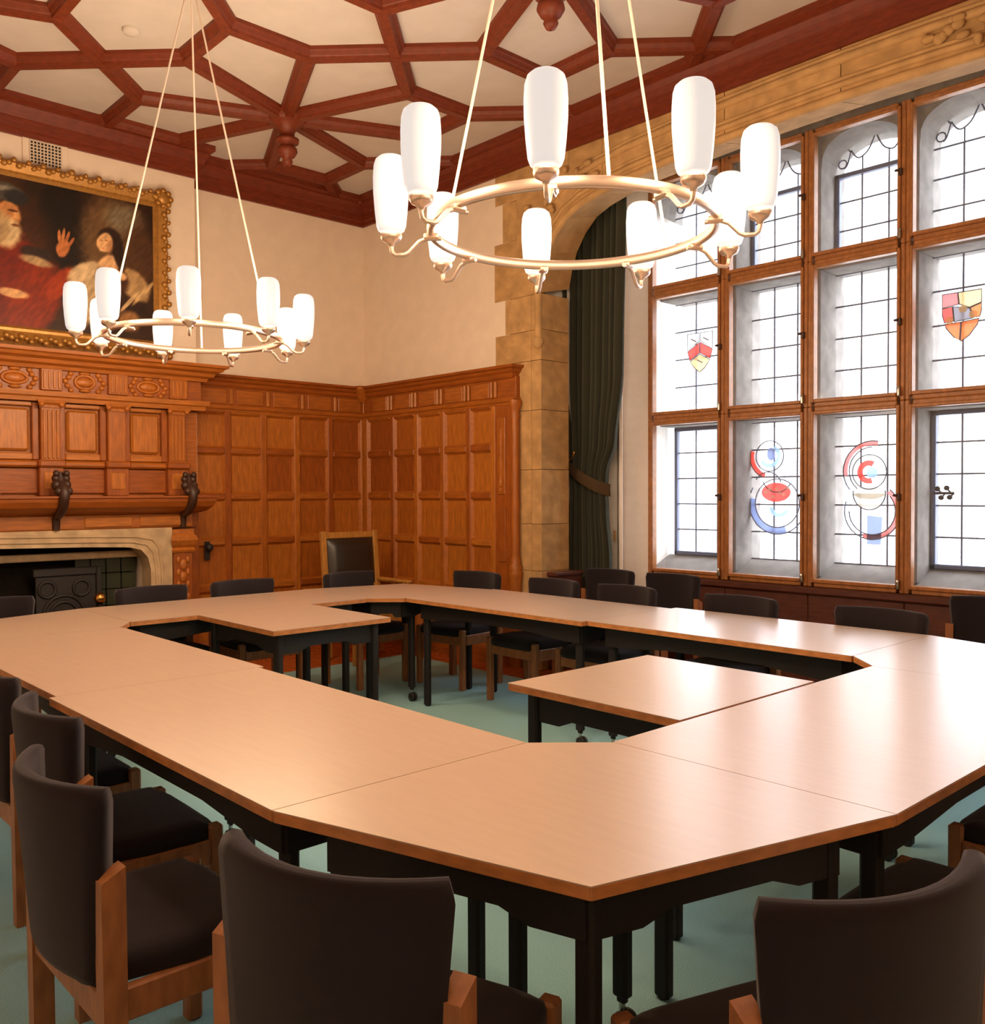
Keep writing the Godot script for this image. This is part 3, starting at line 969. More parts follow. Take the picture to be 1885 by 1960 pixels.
func roundel_two(o: Node3D, base: Vector3):
	var z := LEADED + 0.012
	var a := Vector2(-2.985, 1.575)
	var b := Vector2(-2.965, 1.29)
	bit(o, base, "coloured_glass", M.glass_red, func(g): sector(g, a + Vector2(-0.005, 0.0), 0.045, 0.085, 60, 290, z))
	bit(o, base, "coloured_glass", M.glass_sky, func(g): sector(g, a + Vector2(0.02, -0.005), 0.0, 0.04, 0, 360, z))
	bit(o, base, "coloured_glass", M.glass_pink, func(g): sector(g, a + Vector2(0.02, 0.01), 0.185, 0.215, 78, 190, z))
	bit(o, base, "coloured_glass", M.glass_pink, func(g): sector(g, b, 0.17, 0.205, -110, 50, z))
	bit(o, base, "coloured_glass", M.glass_blue, func(g): g.prism(PackedVector2Array([Vector2(-3.0, 1.05), Vector2(-2.9, 1.05), Vector2(-2.89, 1.25), Vector2(-3.0, 1.26)]), z, z + 0.006))
	bit(o, base, "coloured_glass", M.glass_white, func(g): sector(g, Vector2(-2.985, 1.42), 0.0, 0.115, 180, 360, z))
	bit(o, base, "coloured_glass", M.glass_white, func(g): sector(g, Vector2(-2.985, 1.425), 0.0, 0.118, 0, 360, z + 0.002, 0.006, 0.4))
	for q in [[a, 0.125, 0.0, 360.0], [a + Vector2(0.02, 0.01), 0.215, 78.0, 220.0], [a + Vector2(0.02, 0.01), 0.17, 90.0, 230.0], [b, 0.205, 160.0, 410.0], [b, 0.17, 180.0, 400.0], [Vector2(-2.985, 1.42), 0.12, 170.0, 370.0]]:
		bit(o, base, "lead_came", M.lead, func(g): ring(g, q[0], q[1], z + 0.006, 0.009, q[2], q[3]))

func shield(o: Node3D, base: Vector3, at: Vector2, kind: int):
	var z := LEADED + 0.012
	var outline := PackedVector2Array([Vector2(-0.125, 0.16), Vector2(0.125, 0.16), Vector2(0.125, 0.02), Vector2(0.1, -0.07), Vector2(0.05, -0.135), Vector2(0.0, -0.17), Vector2(-0.05, -0.135), Vector2(-0.1, -0.07), Vector2(-0.125, 0.02)])
	var cut := func(piece: Array) -> PackedVector2Array:
		var r := Geometry2D.intersect_polygons(outline, PackedVector2Array(piece))
		var p := PackedVector2Array()
		if r.size():
			for q in r[0]:
				p.append(q + at)
		return p
	var pieces: Array
	if kind == 0:
		pieces = [["glass_white", [Vector2(-0.2, 0.2), Vector2(-0.005, 0.2), Vector2(-0.005, 0.09), Vector2(-0.2, -0.02)]], ["glass_white", [Vector2(0.005, 0.2), Vector2(0.2, 0.2), Vector2(0.2, -0.02), Vector2(0.005, 0.09)]], ["glass_red", [Vector2(-0.2, -0.03), Vector2(-0.003, 0.08), Vector2(-0.003, -0.01), Vector2(-0.2, -0.12)]], ["glass_red", [Vector2(0.2, -0.03), Vector2(0.003, 0.08), Vector2(0.003, -0.01), Vector2(0.2, -0.12)]], ["glass_straw", [Vector2(0.0, -0.018), Vector2(0.2, -0.13), Vector2(0.2, -0.2), Vector2(-0.2, -0.2), Vector2(-0.2, -0.13)]]]
	else:
		pieces = [["glass_pink", [Vector2(-0.2, 0.2), Vector2(-0.03, 0.2), Vector2(-0.02, 0.08), Vector2(-0.2, 0.06)]], ["glass_straw", [Vector2(-0.025, 0.2), Vector2(0.2, 0.2), Vector2(0.2, 0.1), Vector2(0.05, 0.05), Vector2(-0.015, 0.08)]], ["glass_orange", [Vector2(0.055, 0.045), Vector2(0.2, 0.095), Vector2(0.2, -0.02), Vector2(0.08, -0.02)]], ["glass_red", [Vector2(-0.2, 0.055), Vector2(-0.06, 0.07), Vector2(-0.05, -0.03), Vector2(-0.2, -0.04)]], ["glass_grey", [Vector2(-0.055, 0.07), Vector2(0.05, 0.045), Vector2(0.075, -0.025), Vector2(-0.045, -0.035)]], ["glass_orange", [Vector2(-0.2, -0.045), Vector2(-0.005, -0.04), Vector2(-0.015, -0.2), Vector2(-0.2, -0.2)]], ["glass_orange", [Vector2(0.0, -0.04), Vector2(0.2, -0.025), Vector2(0.2, -0.2), Vector2(-0.01, -0.2)]]]
	for q in pieces:
		var p: PackedVector2Array = cut.call(q[1])
		if p.size() > 2:
			bit(o, base, "coloured_glass", M[q[0]], func(g): g.prism(p, z, z + 0.006))
			bit(o, base, "lead_came", M.lead, func(g):
				var path := []
				for e in p:
					path.append(Vector3(e.x, e.y, z + 0.005))
				g.tube(path, 0.004, 5, true))
	if kind == 1:
		for e in [Vector2(-0.075, -0.02), Vector2(0.01, 0.045), Vector2(0.075, 0.0)]:
			bit(o, base, "coloured_glass", M.glass_straw, func(g): sector(g, at + e, 0.0, 0.025, 0, 360, z + 0.008))
	else:
		for e in [Vector2(-0.06, 0.1), Vector2(0.06, 0.1), Vector2(0.0, -0.08)]:
			bit(o, base, "coloured_glass", M.glass_grey, func(g): g.prism(PackedVector2Array([at + e + Vector2(-0.03, 0.012), at + e + Vector2(0.025, -0.018), at + e + Vector2(0.03, -0.008), at + e + Vector2(-0.022, 0.02)]), z + 0.008, z + 0.012))

# ---------------------------------------------------------------- fireplace
func fireplace():
	var o := thing("fireplace", "carved oak chimneypiece with pilasters, deep mantel shelf and stone fire surround", "fireplace", Vector3(BREAST, 0, -1.7))
	var at := func(d: float, y: float, z: float) -> Vector3: return Vector3(d, y, z + 1.7)   # d: out from the breast
	var put := func(called: String, d0: float, d1: float, y0: float, y1: float, z0: float, z1: float, m: Material, ch := 0.004):
		return span(o, called, at.call(d0, y0, z0), at.call(d1, y1, z1), m, ch)
	var zl := -3.36
	var zr := -0.04
	put.call("back_board", 0.0, 0.06, 1.16, 2.38, zl, zr, M.oak_z_0, 0.0)
	# crown, frieze and architrave
	var g := Shape.new()
	var crown := [Vector2(0, -0.13), Vector2(0.03, -0.13), Vector2(0.04, -0.105), Vector2(0.075, -0.09), Vector2(0.085, -0.065), Vector2(0.13, -0.05), Vector2(0.14, -0.03), Vector2(0.165, -0.022), Vector2(0.17, 0.0), Vector2(0.0, 0.0)]
	g.run(crown, at.call(0.16, 2.485, zr), at.call(0.16, 2.485, zl), Vector3.RIGHT, -1.0, 1.0)
	g.run(crown, at.call(0.16, 2.485, zl), at.call(0.0, 2.485, zl), Vector3.FORWARD, -1.0, 0.0)
	part(o, "crown", g, M.oak_z_0)
	put.call("crown_top", 0.0, 0.17, 2.40, 2.484, zl, zr, M.oak_z_1, 0.0)
	put.call("frieze", 0.05, 0.15, 2.185, 2.37, zl, zr, M.oak_z_1, 0.003)
	g = Shape.new()
	var arc := [Vector2(0, -0.075), Vector2(0.03, -0.075), Vector2(0.035, -0.045), Vector2(0.055, -0.035), Vector2(0.06, 0.0), Vector2(0.0, 0.0)]
	g.run(arc, at.call(0.13, 2.195, zr), at.call(0.13, 2.195, zl), Vector3.RIGHT, -1.0, 1.0)
	g.run(arc, at.call(0.13, 2.195, zl), at.call(0.0, 2.195, zl), Vector3.FORWARD, -1.0, 0.0)
	part(o, "architrave", g, M.oak_z_2)
	put.call("side_board", 0.0, 0.03, 0.0, 1.3, -3.385, -3.085, M.oak_up_1, 0.003)
	put.call("side_board", 0.0, 0.03, 0.0, 1.3, -0.315, -0.015, M.oak_up_1, 0.003)
	var cols := [-3.16, -2.675, -2.19, -1.7, -1.21, -0.725, -0.24]
	for k in cols.size():
		var z: float = cols[k]
		# fluted block over each pilaster
		put.call("frieze_block", 0.145, 0.185, 2.2, 2.36, z - 0.075, z + 0.075, M.oak_up_0, 0.006)
		for e in 4:
			put.call("flute", 0.183, 0.193, 2.215, 2.345, z - 0.06 + e * 0.034, z - 0.042 + e * 0.034, M.oak_up_2, 0.004)
		# pilaster: pedestal, base, shaft, capital
		put.call("pedestal", 0.05, 0.155, 1.42, 1.64, z - 0.085, z + 0.085, M.oak_up_1, 0.006)
		put.call("pedestal_panel", 0.15, 0.162, 1.47, 1.6, z - 0.055, z + 0.055, M.oak_up_2, 0.008)
		put.call("pilaster_base", 0.05, 0.185, 1.635, 1.69, z - 0.095, z + 0.095, M.oak_z_1, 0.012)
		put.call("shaft", 0.05, 0.145, 1.685, 2.085, z - 0.068, z + 0.068, M.oak_up_0, 0.006)
		if k % 2 == 0:
			for e in 4:
				put.call("flute", 0.143, 0.156, 1.70, 2.06, z - 0.055 + e * 0.031, z - 0.037 + e * 0.031, M.oak_up_2, 0.005)
		g = Shape.new()
		g.run([Vector2(0, 0), Vector2(0.012, 0.0), Vector2(0.014, 0.02), Vector2(0.034, 0.035), Vector2(0.04, 0.055), Vector2(0, 0.055)], at.call(0.145, 2.075, z + 0.075), at.call(0.145, 2.075, z - 0.075), Vector3.RIGHT, -0.6, 0.6)
		for e in [-1.0, 1.0]:
			g.ball(at.call(0.165, 2.1, z + e * 0.07), Vector3(0.022, 0.022, 0.022), 8, 6)
		part(o, "capital", g, M.oak_carved)
		if k < cols.size() - 1:
			var m: float = (z + cols[k + 1]) * 0.5
			# framed panel between the pilasters
			put.call("panel_stile", 0.055, 0.105, 1.69, 2.12, m - 0.175, m - 0.128, M.oak_up_1, 0.006)
			put.call("panel_stile", 0.055, 0.105, 1.69, 2.12, m + 0.128, m + 0.175, M.oak_up_1, 0.006)
			put.call("panel_rail", 0.055, 0.105, 2.085, 2.12, m - 0.128, m + 0.128, M.oak_z_2, 0.006)
			put.call("panel_rail", 0.055, 0.105, 1.69, 1.74, m - 0.128, m + 0.128, M.oak_z_2, 0.006)
			put.call("raised_panel", 0.055, 0.092, 1.755, 2.07, m - 0.112, m + 0.112, M.oak_up_2, 0.022)
			put.call("lower_rail", 0.055, 0.135, 1.635, 1.685, m - 0.175, m + 0.175, M.oak_z_0, 0.014)
			put.call("lower_panel", 0.055, 0.09, 1.44, 1.63, m - 0.175, m + 0.175, M.oak_z_1, 0.006)
			# cartouche in the frieze
			g = Shape.new()
			var oval := k % 2 == 0
			var path := []
			for e in 20:
				var a := TAU * e / 20.0
				path.append(at.call(0.155, 2.28 + sin(a) * (0.042 if oval else 0.05), m + cos(a) * (0.085 if oval else 0.07)))
			g.tube(path, 0.012, 6, true)
			g.ball(at.call(0.15, 2.28, m), Vector3(0.022, 0.034, 0.07), 14, 8)
			for s in [-1.0, 1.0]:
				for q in [[0.115, 0.03], [0.125, -0.035], [0.1, 0.06], [0.1, -0.065], [0.14, 0.0]]:
					g.ball(at.call(0.155, 2.28 + q[1], m + s * q[0]), Vector3(0.018, 0.02, 0.022), 8, 5)
			g.ball(at.call(0.155, 2.345, m), Vector3(0.02, 0.015, 0.045), 8, 5)
			g.ball(at.call(0.155, 2.215, m), Vector3(0.02, 0.015, 0.045), 8, 5)
			part(o, "cartouche", g, M.oak_carved)
	# deep rounded mantel shelf
	g = Shape.new()
	var shelf := [Vector2(0, -0.145), Vector2(0.06, -0.14), Vector2(0.13, -0.12), Vector2(0.18, -0.085), Vector2(0.205, -0.045), Vector2(0.21, -0.02), Vector2(0.225, -0.015), Vector2(0.225, 0.0), Vector2(0.0, 0.0)]
	g.run(shelf, at.call(0.16, 1.42, zr + 0.1), at.call(0.16, 1.42, zl + 0.1), Vector3.RIGHT, -0.6, 0.6)
	part(o, "mantel_shelf", g, M.oak_z_1)
	put.call("shelf_bed", 0.0, 0.17, 1.275, 1.419, zl + 0.05, zr - 0.05, M.oak_z_1, 0.0)
	put.call("mantel_frieze", 0.05, 0.2, 1.165, 1.28, zl + 0.1, zr - 0.1, M.oak_z_0, 0.01)
	for z in [-3.0, -2.58, -0.8, -0.4]:
		put.call("mantel_frieze_panel", 0.195, 0.212, 1.18, 1.262, z - 0.18, z + 0.18, M.oak_z_2, 0.008)
	# carved dark brackets that grip the shelf
	for z in [-3.17, -2.2, -1.2, -0.23]:
		g = Shape.new()
		var strap := [Vector2(0.20, 1.17), Vector2(0.205, 1.26), Vector2(0.24, 1.275), Vector2(0.31, 1.30), Vector2(0.365, 1.345), Vector2(0.395, 1.40), Vector2(0.40, 1.44), Vector2(0.37, 1.47), Vector2(0.33, 1.49), Vector2(0.31, 1.54), Vector2(0.31, 1.60)]
		var path := []
		for p in strap:
			path.append(at.call(p.x, p.y, z))
		g.tube(path, [0.028, 0.03, 0.032, 0.034, 0.036, 0.036, 0.04, 0.044, 0.044, 0.036, 0.014], 8)
		for q in [[0.33, 1.5, 0.035], [0.32, 1.55, 0.03], [0.335, 1.585, 0.024], [0.38, 1.455, 0.03]]:
			for s in [-1.0, 1.0]:
				g.ball(at.call(q[0], q[1], z + s * 0.035), Vector3(q[2], q[2] * 1.1, q[2]), 8, 6)
		part(o, "shelf_bracket", g, M.bronze, "dark carved bracket over the mantel shelf")
	# stone surround with a low arched opening
	var st := PackedVector2Array()
	var inner := [Vector2(-2.905, 0.0), Vector2(-2.905, 0.84), Vector2(-2.885, 0.93), Vector2(-2.83, 0.995), Vector2(-2.74, 1.02), Vector2(-2.4, 1.034), Vector2(-1.7, 1.05)]
	for p in inner:
		st.append(p)
	for k in range(inner.size() - 2, -1, -1):
		st.append(Vector2(-3.4 - inner[k].x, inner[k].y))
	st.append_array([Vector2(-0.32, 0.0), Vector2(-0.32, 1.165), Vector2(-3.08, 1.165), Vector2(-3.08, 0.0)])
	var face := Transform3D(Basis(Vector3(0, 0, 1), Vector3(0, 1, 0), Vector3(-1, 0, 0)), Vector3(0, 0, 1.7))   # outline x runs along z, its thickness along -x
	g = Shape.new()
	g.prism(st, -0.2, -0.02, face)
	part(o, "stone_surround", g, M.hearth_stone)
	# hollow mouldings on the stone
	for off in [0.045, 0.09]:
		g = Shape.new()
		var path := []
		for p in inner:
			path.append(at.call(0.2, p.y + off * (0.0 if p.y < 0.9 else 1.0) * 0.9, p.x - off * (1.0 if p.x < -2.7 else 0.0) * (1.0 if p.y < 1.0 else 0.6)))
		for k in range(inner.size() - 2, -1, -1):
			path.append(Vector3(path[k].x, path[k].y, -path[k].z))
		g.tube(path, 0.012, 6)
		part(o, "stone_roll", g, M.hearth_stone)
	# side posts under the shelf
	for z in [-3.17, -0.23]:
		put.call("side_post", 0.02, 0.2, 0.0, 0.98, z - 0.08, z + 0.08, M.oak_up_1, 0.006)
		g = Shape.new()
		g.run([Vector2(0, 0), Vector2(0.02, 0.0), Vector2(0.03, 0.02), Vector2(0.012, 0.04), Vector2(0.03, 0.06), Vector2(0.05, 0.1), Vector2(0.03, 0.14), Vector2(0.015, 0.15), Vector2(0.015, 0.19), Vector2(0, 0.19)], at.call(0.19, 0.96, z + 0.08), at.call(0.19, 0.96, z - 0.08), Vector3.RIGHT, -0.7, 0.7)
		part(o, "post_capital", g, M.oak_carved)
		g = Shape.new()
		for k in 6:
			g.ball(at.call(0.2, 0.86 - k * 0.1, z), Vector3(0.02, 0.045, 0.034), 8, 6)
			for s in [-1.0, 1.0]:
				g.ball(at.call(0.2, 0.9 - k * 0.1, z + s * 0.04), Vector3(0.014, 0.03, 0.018), 8, 5)
		part(o, "carved_drop", g, M.oak_carved)
	# fire chamber: soot black back, tiled cheeks, inner stone lintel
	put.call("fire_back", -0.215, -0.2, 0.0, 1.05, -2.9, -0.5, M.soot, 0.0)
	put.call("hearth_slab", -0.2, 0.5, 0.0, 0.03, -3.0, -0.4, M.soot, 0.004)
	put.call("inner_lintel", -0.05, 0.0, 0.93, 0.985, -2.9, -0.5, M.hearth_stone, 0.008)
	put.call("chamber_top", -0.2, 0.02, 1.04, 1.06, -2.9, -0.5, M.soot, 0.0)
	for s in [-1.0, 1.0]:
		var tz := 1.19
		for i in 4:
			for j in 7:
				var z: float = -1.7 + s * (tz - 0.06 - i * 0.115)
				var d := -0.06 - i * 0.012
				if j * 0.13 + 0.12 < 0.93:
					put.call("tile", d - 0.015, d, 0.03 + j * 0.13, 0.155 + j * 0.13, z - 0.056, z + 0.056, M.tile, 0.004)

func hearth():
	# iron grate front with ring ornament, and two firedogs
	var o := thing("fire_grate", "dark cast iron fire grate with ring ornament in the fireplace", "fire grate", Vector3(-7.36, 0.03, -1.7))
	for s in [-1.0, 1.0]:
		span(o, "iron_panel", Vector3(-0.01, 0.0, s * 0.42), Vector3(0.012, 0.78, s * 0.86), M.iron, 0.004)
		span(o, "iron_edge", Vector3(-0.01, 0.0, s * 0.86), Vector3(0.03, 0.84, s * 0.9), M.iron, 0.006)
		span(o, "iron_edge", Vector3(-0.01, 0.78, s * 0.40), Vector3(0.03, 0.84, s * 0.86), M.iron, 0.006)
		for q in [[0.62, 0.48, 0.15], [0.62, 0.48, 0.1], [0.5, 0.68, 0.06], [0.75, 0.68, 0.06], [0.62, 0.2, 0.1]]:
			var g := Shape.new()
			var path := []
			for k in 18:
				var a := TAU * k / 18.0
				path.append(Vector3(0.016, q[1] + sin(a) * q[2], s * q[0] + cos(a) * q[2]))
			g.tube(path, 0.012, 6, true)
			part(o, "ring_ornament", g, M.iron)
	for k in 9:
		var g := Shape.new()
		g.tube([Vector3(0.06, 0.1, -0.36 + k * 0.09), Vector3(0.06, 0.42, -0.36 + k * 0.09)], 0.01, 6)
		part(o, "grate_bar", g, M.iron)
	for y in [0.1, 0.42]:
		span(o, "grate_rail", Vector3(0.045, y - 0.012, -0.4), Vector3(0.075, y + 0.012, 0.4), M.iron, 0.003)
	var spots := [[-2.5, "brass ball topped iron firedog nearer the chair with the leather back"], [-0.9, "brass ball topped iron firedog at the far left of the hearth"]]
	for s in spots:
		var f := thing("firedog", s[1], "firedog", Vector3(-7.1, 0.03, s[0]), 0.0, "firedogs on the hearth")
		var g := Shape.new()
		g.box(Vector3(0, 0.01, 0), Vector3(0.14, 0.02, 0.2), 0.005)
		g.lathe([Vector2(0.03, 0.02), Vector2(0.018, 0.06), Vector2(0.016, 0.3), Vector2(0.03, 0.33), Vector2(0.016, 0.36), Vector2(0.016, 0.55), Vector2(0.028, 0.57)], 10)
		part(f, "iron_stem", g, M.iron)
		g = Shape.new()
		g.ball(Vector3(0, 0.612, 0), Vector3(0.042, 0.045, 0.042), 14, 10)
		part(f, "brass_ball", g, M.brass)

# ---------------------------------------------------------------- painting and wall fittings
func painting():
	var W := 1.9
	var h := 1.35
	var o := thing("oil_painting", "dark gilt framed oil painting of a bearded man and a young woman", "painting", Vector3(BREAST + 0.012, 2.535, -2.2))
	var tex := ImageTexture.create_from_image(paint())
	var m := StandardMaterial3D.new()
	m.albedo_texture = tex
	m.roughness = 0.45
	m.metallic_specular = 0.4
	var fw := 0.135
	var g := Shape.new()
	var z0 := W * 0.5 - fw
	g.quad_uv(Vector3(0.03, fw, z0), Vector3(0.03, fw, -z0), Vector3(0.03, h - fw, -z0), Vector3(0.03, h - fw, z0))
	part(o, "canvas", g, m, "dark figure painting on canvas")
	g = Shape.new()
	g.box(Vector3(0.012, h * 0.5, 0), Vector3(0.024, h - 0.04, W - 0.04))
	part(o, "backing", g, M.dark_wood)
	# gilt moulding: four mitred sides with carved ornament
	var pr := [[0.0, 0.0], [0.02, 0.04], [0.045, 0.075], [0.07, 0.06], [0.095, 0.045], [0.115, 0.048], [0.135, 0.03]]
	for side in 4:
		g = Shape.new()
		for k in pr.size() - 1:
			var q := []
			for e in [[k, 0], [k, 1], [k + 1, 1], [k + 1, 0]]:
				var inn: float = pr[e[0]][0]
				var d: float = pr[e[0]][1]
				var zz: float
				var yy: float
				match side:
					0:
						zz = (W * 0.5 - inn) * (1 if e[1] == 0 else -1)
						yy = inn
					1:
						zz = -(W * 0.5 - inn)
						yy = inn if e[1] == 0 else h - inn
					2:
						zz = (W * 0.5 - inn) * (-1 if e[1] == 0 else 1)
						yy = h - inn
					3:
						zz = W * 0.5 - inn
						yy = h - inn if e[1] == 0 else inn
				q.append(Vector3(d, yy, zz))
			g.quad(q[0], q[1], q[2], q[3])
		part(o, "frame_side", g, M.gilt)
		g = Shape.new()
		var n := 52 if side % 2 == 0 else 38
		var rng := RandomNumberGenerator.new()
		rng.seed = 40 + side
		for k in n:
			var f := (k + 0.5) / n
			var long: float = (W if side % 2 == 0 else h) - 0.16
			var p := (f - 0.5) * long
			var inn := 0.04 + 0.02 * sin(k * 2.1)
			var r := Vector3(0.018, 0.022, 0.022) * rng.randf_range(0.7, 1.2)
			var c := Vector3.ZERO
			match side:
				0: c = Vector3(0.07, inn, p)
				1: c = Vector3(0.07, h * 0.5 + p, -(W * 0.5 - inn))
				2: c = Vector3(0.07, h - inn, p)
				3: c = Vector3(0.07, h * 0.5 + p, W * 0.5 - inn)
			g.ball(c, r, 7, 5)
		part(o, "carved_ornament", g, M.gilt)
	for sy in [0, 1]:
		for sz in [-1.0, 1.0]:
			g = Shape.new()
			var c := Vector3(0.06, 0.06 if sy == 0 else h - 0.06, sz * (W * 0.5 - 0.06))
			g.ball(c, Vector3(0.035, 0.055, 0.055), 12, 8)
			for k in 8:
				var a := TAU * k / 8.0
				g.ball(c + Vector3(0.0, sin(a) * 0.06, cos(a) * 0.06), Vector3(0.03, 0.026, 0.026), 8, 6)
			part(o, "corner_ornament", g, M.gilt)

func paint() -> Image:
	# a generic old-master composition: dark ground, old man with cloth cap and beard at left, raised hand, young woman at right
	var w := 512
	var h := 344
	var im := Image.create(w, h, false, Image.FORMAT_RGB8)
	var nz := FastNoiseLite.new()
	nz.seed = 4
	nz.frequency = 0.012
	nz.fractal_octaves = 4
	var fold := FastNoiseLite.new()
	fold.seed = 9
	fold.frequency = 0.03
	# blobs: [x, y, rx, ry, angle, colour, softness], in order
	var B := [
		[0.32, 0.3, 0.1, 0.5, 0.0, c8(66, 36, 16), 0.5], [0.57, 0.3, 0.11, 0.45, 0.0, c8(22, 12, 6), 0.25], [0.44, 0.45, 0.1, 0.3, 0.0, c8(60, 30, 12), 0.6],
		[0.80, 0.32, 0.16, 0.36, 0.0, c8(104, 76, 46), 0.35], [0.86, 0.14, 0.1, 0.12, 0.2, c8(120, 106, 84), 0.6], [0.93, 0.4, 0.09, 0.3, 0.0, c8(74, 46, 26), 0.5],
		# old man: robe, sleeve, shoulders
		[0.26, 0.86, 0.2, 0.36, 0.0, c8(112, 28, 10), 0.2], [0.38, 0.95, 0.12, 0.3, 0.2, c8(128, 40, 12), 0.3], [0.12, 0.95, 0.12, 0.3, 0.0, c8(90, 30, 14), 0.3],
		[0.46, 0.64, 0.075, 0.05, 0.25, c8(40, 30, 24), 0.3], [0.46, 0.69, 0.075, 0.035, 0.25, c8(170, 140, 100), 0.4],
		[0.56, 0.82, 0.045, 0.14, 0.35, c8(150, 52, 18), 0.25],
		# head, beard, cap
		[0.275, 0.40, 0.055, 0.09, 0.0, c8(190, 128, 74), 0.2], [0.31, 0.40, 0.014, 0.03, 0.0, c8(216, 156, 98), 0.4], [0.27, 0.53, 0.062, 0.11, 0.1, c8(206, 180, 134), 0.35], [0.245, 0.50, 0.04, 0.12, 0.0, c8(170, 140, 98), 0.4], [0.295, 0.375, 0.025, 0.009, 0.0, c8(90, 50, 26), 0.4], [0.305, 0.47, 0.022, 0.01, 0.0, c8(120, 70, 40), 0.5],
		[0.25, 0.255, 0.1, 0.065, 0.12, c8(70, 66, 60), 0.2], [0.31, 0.28, 0.055, 0.05, 0.3, c8(34, 34, 34), 0.3], [0.23, 0.24, 0.07, 0.02, -0.3, c8(130, 122, 108), 0.5],
		# raised hand
		[0.575, 0.57, 0.03, 0.07, 0.15, c8(186, 112, 62), 0.2], [0.56, 0.49, 0.008, 0.05, 0.0, c8(200, 124, 70), 0.3], [0.578, 0.48, 0.008, 0.055, 0.1, c8(200, 124, 70), 0.3], [0.596, 0.49, 0.008, 0.05, 0.2, c8(190, 112, 62), 0.3], [0.612, 0.52, 0.008, 0.045, 0.35, c8(180, 104, 58), 0.3],
		# young woman: dress, bodice, shoulders, hair, face
		[0.70, 0.86, 0.11, 0.24, 0.1, c8(186, 160, 120), 0.2], [0.66, 0.72, 0.05, 0.1, 0.6, c8(206, 178, 136), 0.3], [0.90, 0.75, 0.075, 0.13, -0.4, c8(176, 142, 96), 0.25], [0.80, 0.74, 0.08, 0.12, 0.0, c8(64, 34, 18), 0.25],
		[0.785, 0.63, 0.05, 0.075, 0.3, c8(220, 172, 122), 0.25], [0.82, 0.70, 0.05, 0.04, 0.2, c8(224, 178, 130), 0.3],
		[0.79, 0.46, 0.062, 0.1, 0.0, c8(40, 22, 14), 0.2], [0.83, 0.54, 0.03, 0.13, -0.15, c8(38, 20, 12), 0.3], [0.765, 0.48, 0.038, 0.075, 0.15, c8(226, 176, 122), 0.2], [0.774, 0.462, 0.009, 0.006, 0.0, c8(150, 96, 60), 0.8], [0.75, 0.467, 0.007, 0.005, 0.0, c8(150, 96, 60), 0.8], [0.757, 0.522, 0.009, 0.005, 0.0, c8(190, 116, 82), 0.8], [0.789, 0.50, 0.016, 0.06, 0.1, c8(196, 140, 92), 0.8],
		[0.95, 0.80, 0.014, 0.12, 0.5, c8(196, 162, 112), 0.4], [0.88, 0.88, 0.012, 0.1, 0.5, c8(206, 172, 124), 0.4],
		[0.36, 0.93, 0.07, 0.035, 0.1, c8(206, 160, 110), 0.3], [0.88, 1.02, 0.06, 0.08, 0.0, c8(150, 104, 58), 0.4],
	]
	for j in h:
		for i in w:
			var p := Vector2(float(i) / w, float(j) / h)
			var n := nz.get_noise_2d(i, j)
			var c := c8(34, 19, 10).lerp(c8(56, 32, 16), clampf(0.5 + n, 0, 1))
			for e in B.size():
				var b: Array = B[e]
				var d := Vector2(p.x - b[0] - (0.07 if e > 5 and e < 21 and e != 9 and e != 10 and e != 11 else 0.0), p.y - b[1] + (0.15 if e > 5 else 0.0)).rotated(-b[4])
				var q := Vector2(d.x / b[2], d.y / b[3]).length() + fold.get_noise_2d(i * 1.3, j * 1.3) * 0.1
				if q < 1.0 + b[6]:
					var k := 1.0 - smoothstep(1.0 - b[6], 1.0 + b[6] * 0.5, q)
					c = c.lerp(b[5], k * 0.95)
			var f := 1.0 + 0.22 * fold.get_noise_2d(i * 2.2 + j * 1.4, j * 0.9)
			im.set_pixel(i, j, Color(c.r * f, c.g * f, c.b * f))
	return im

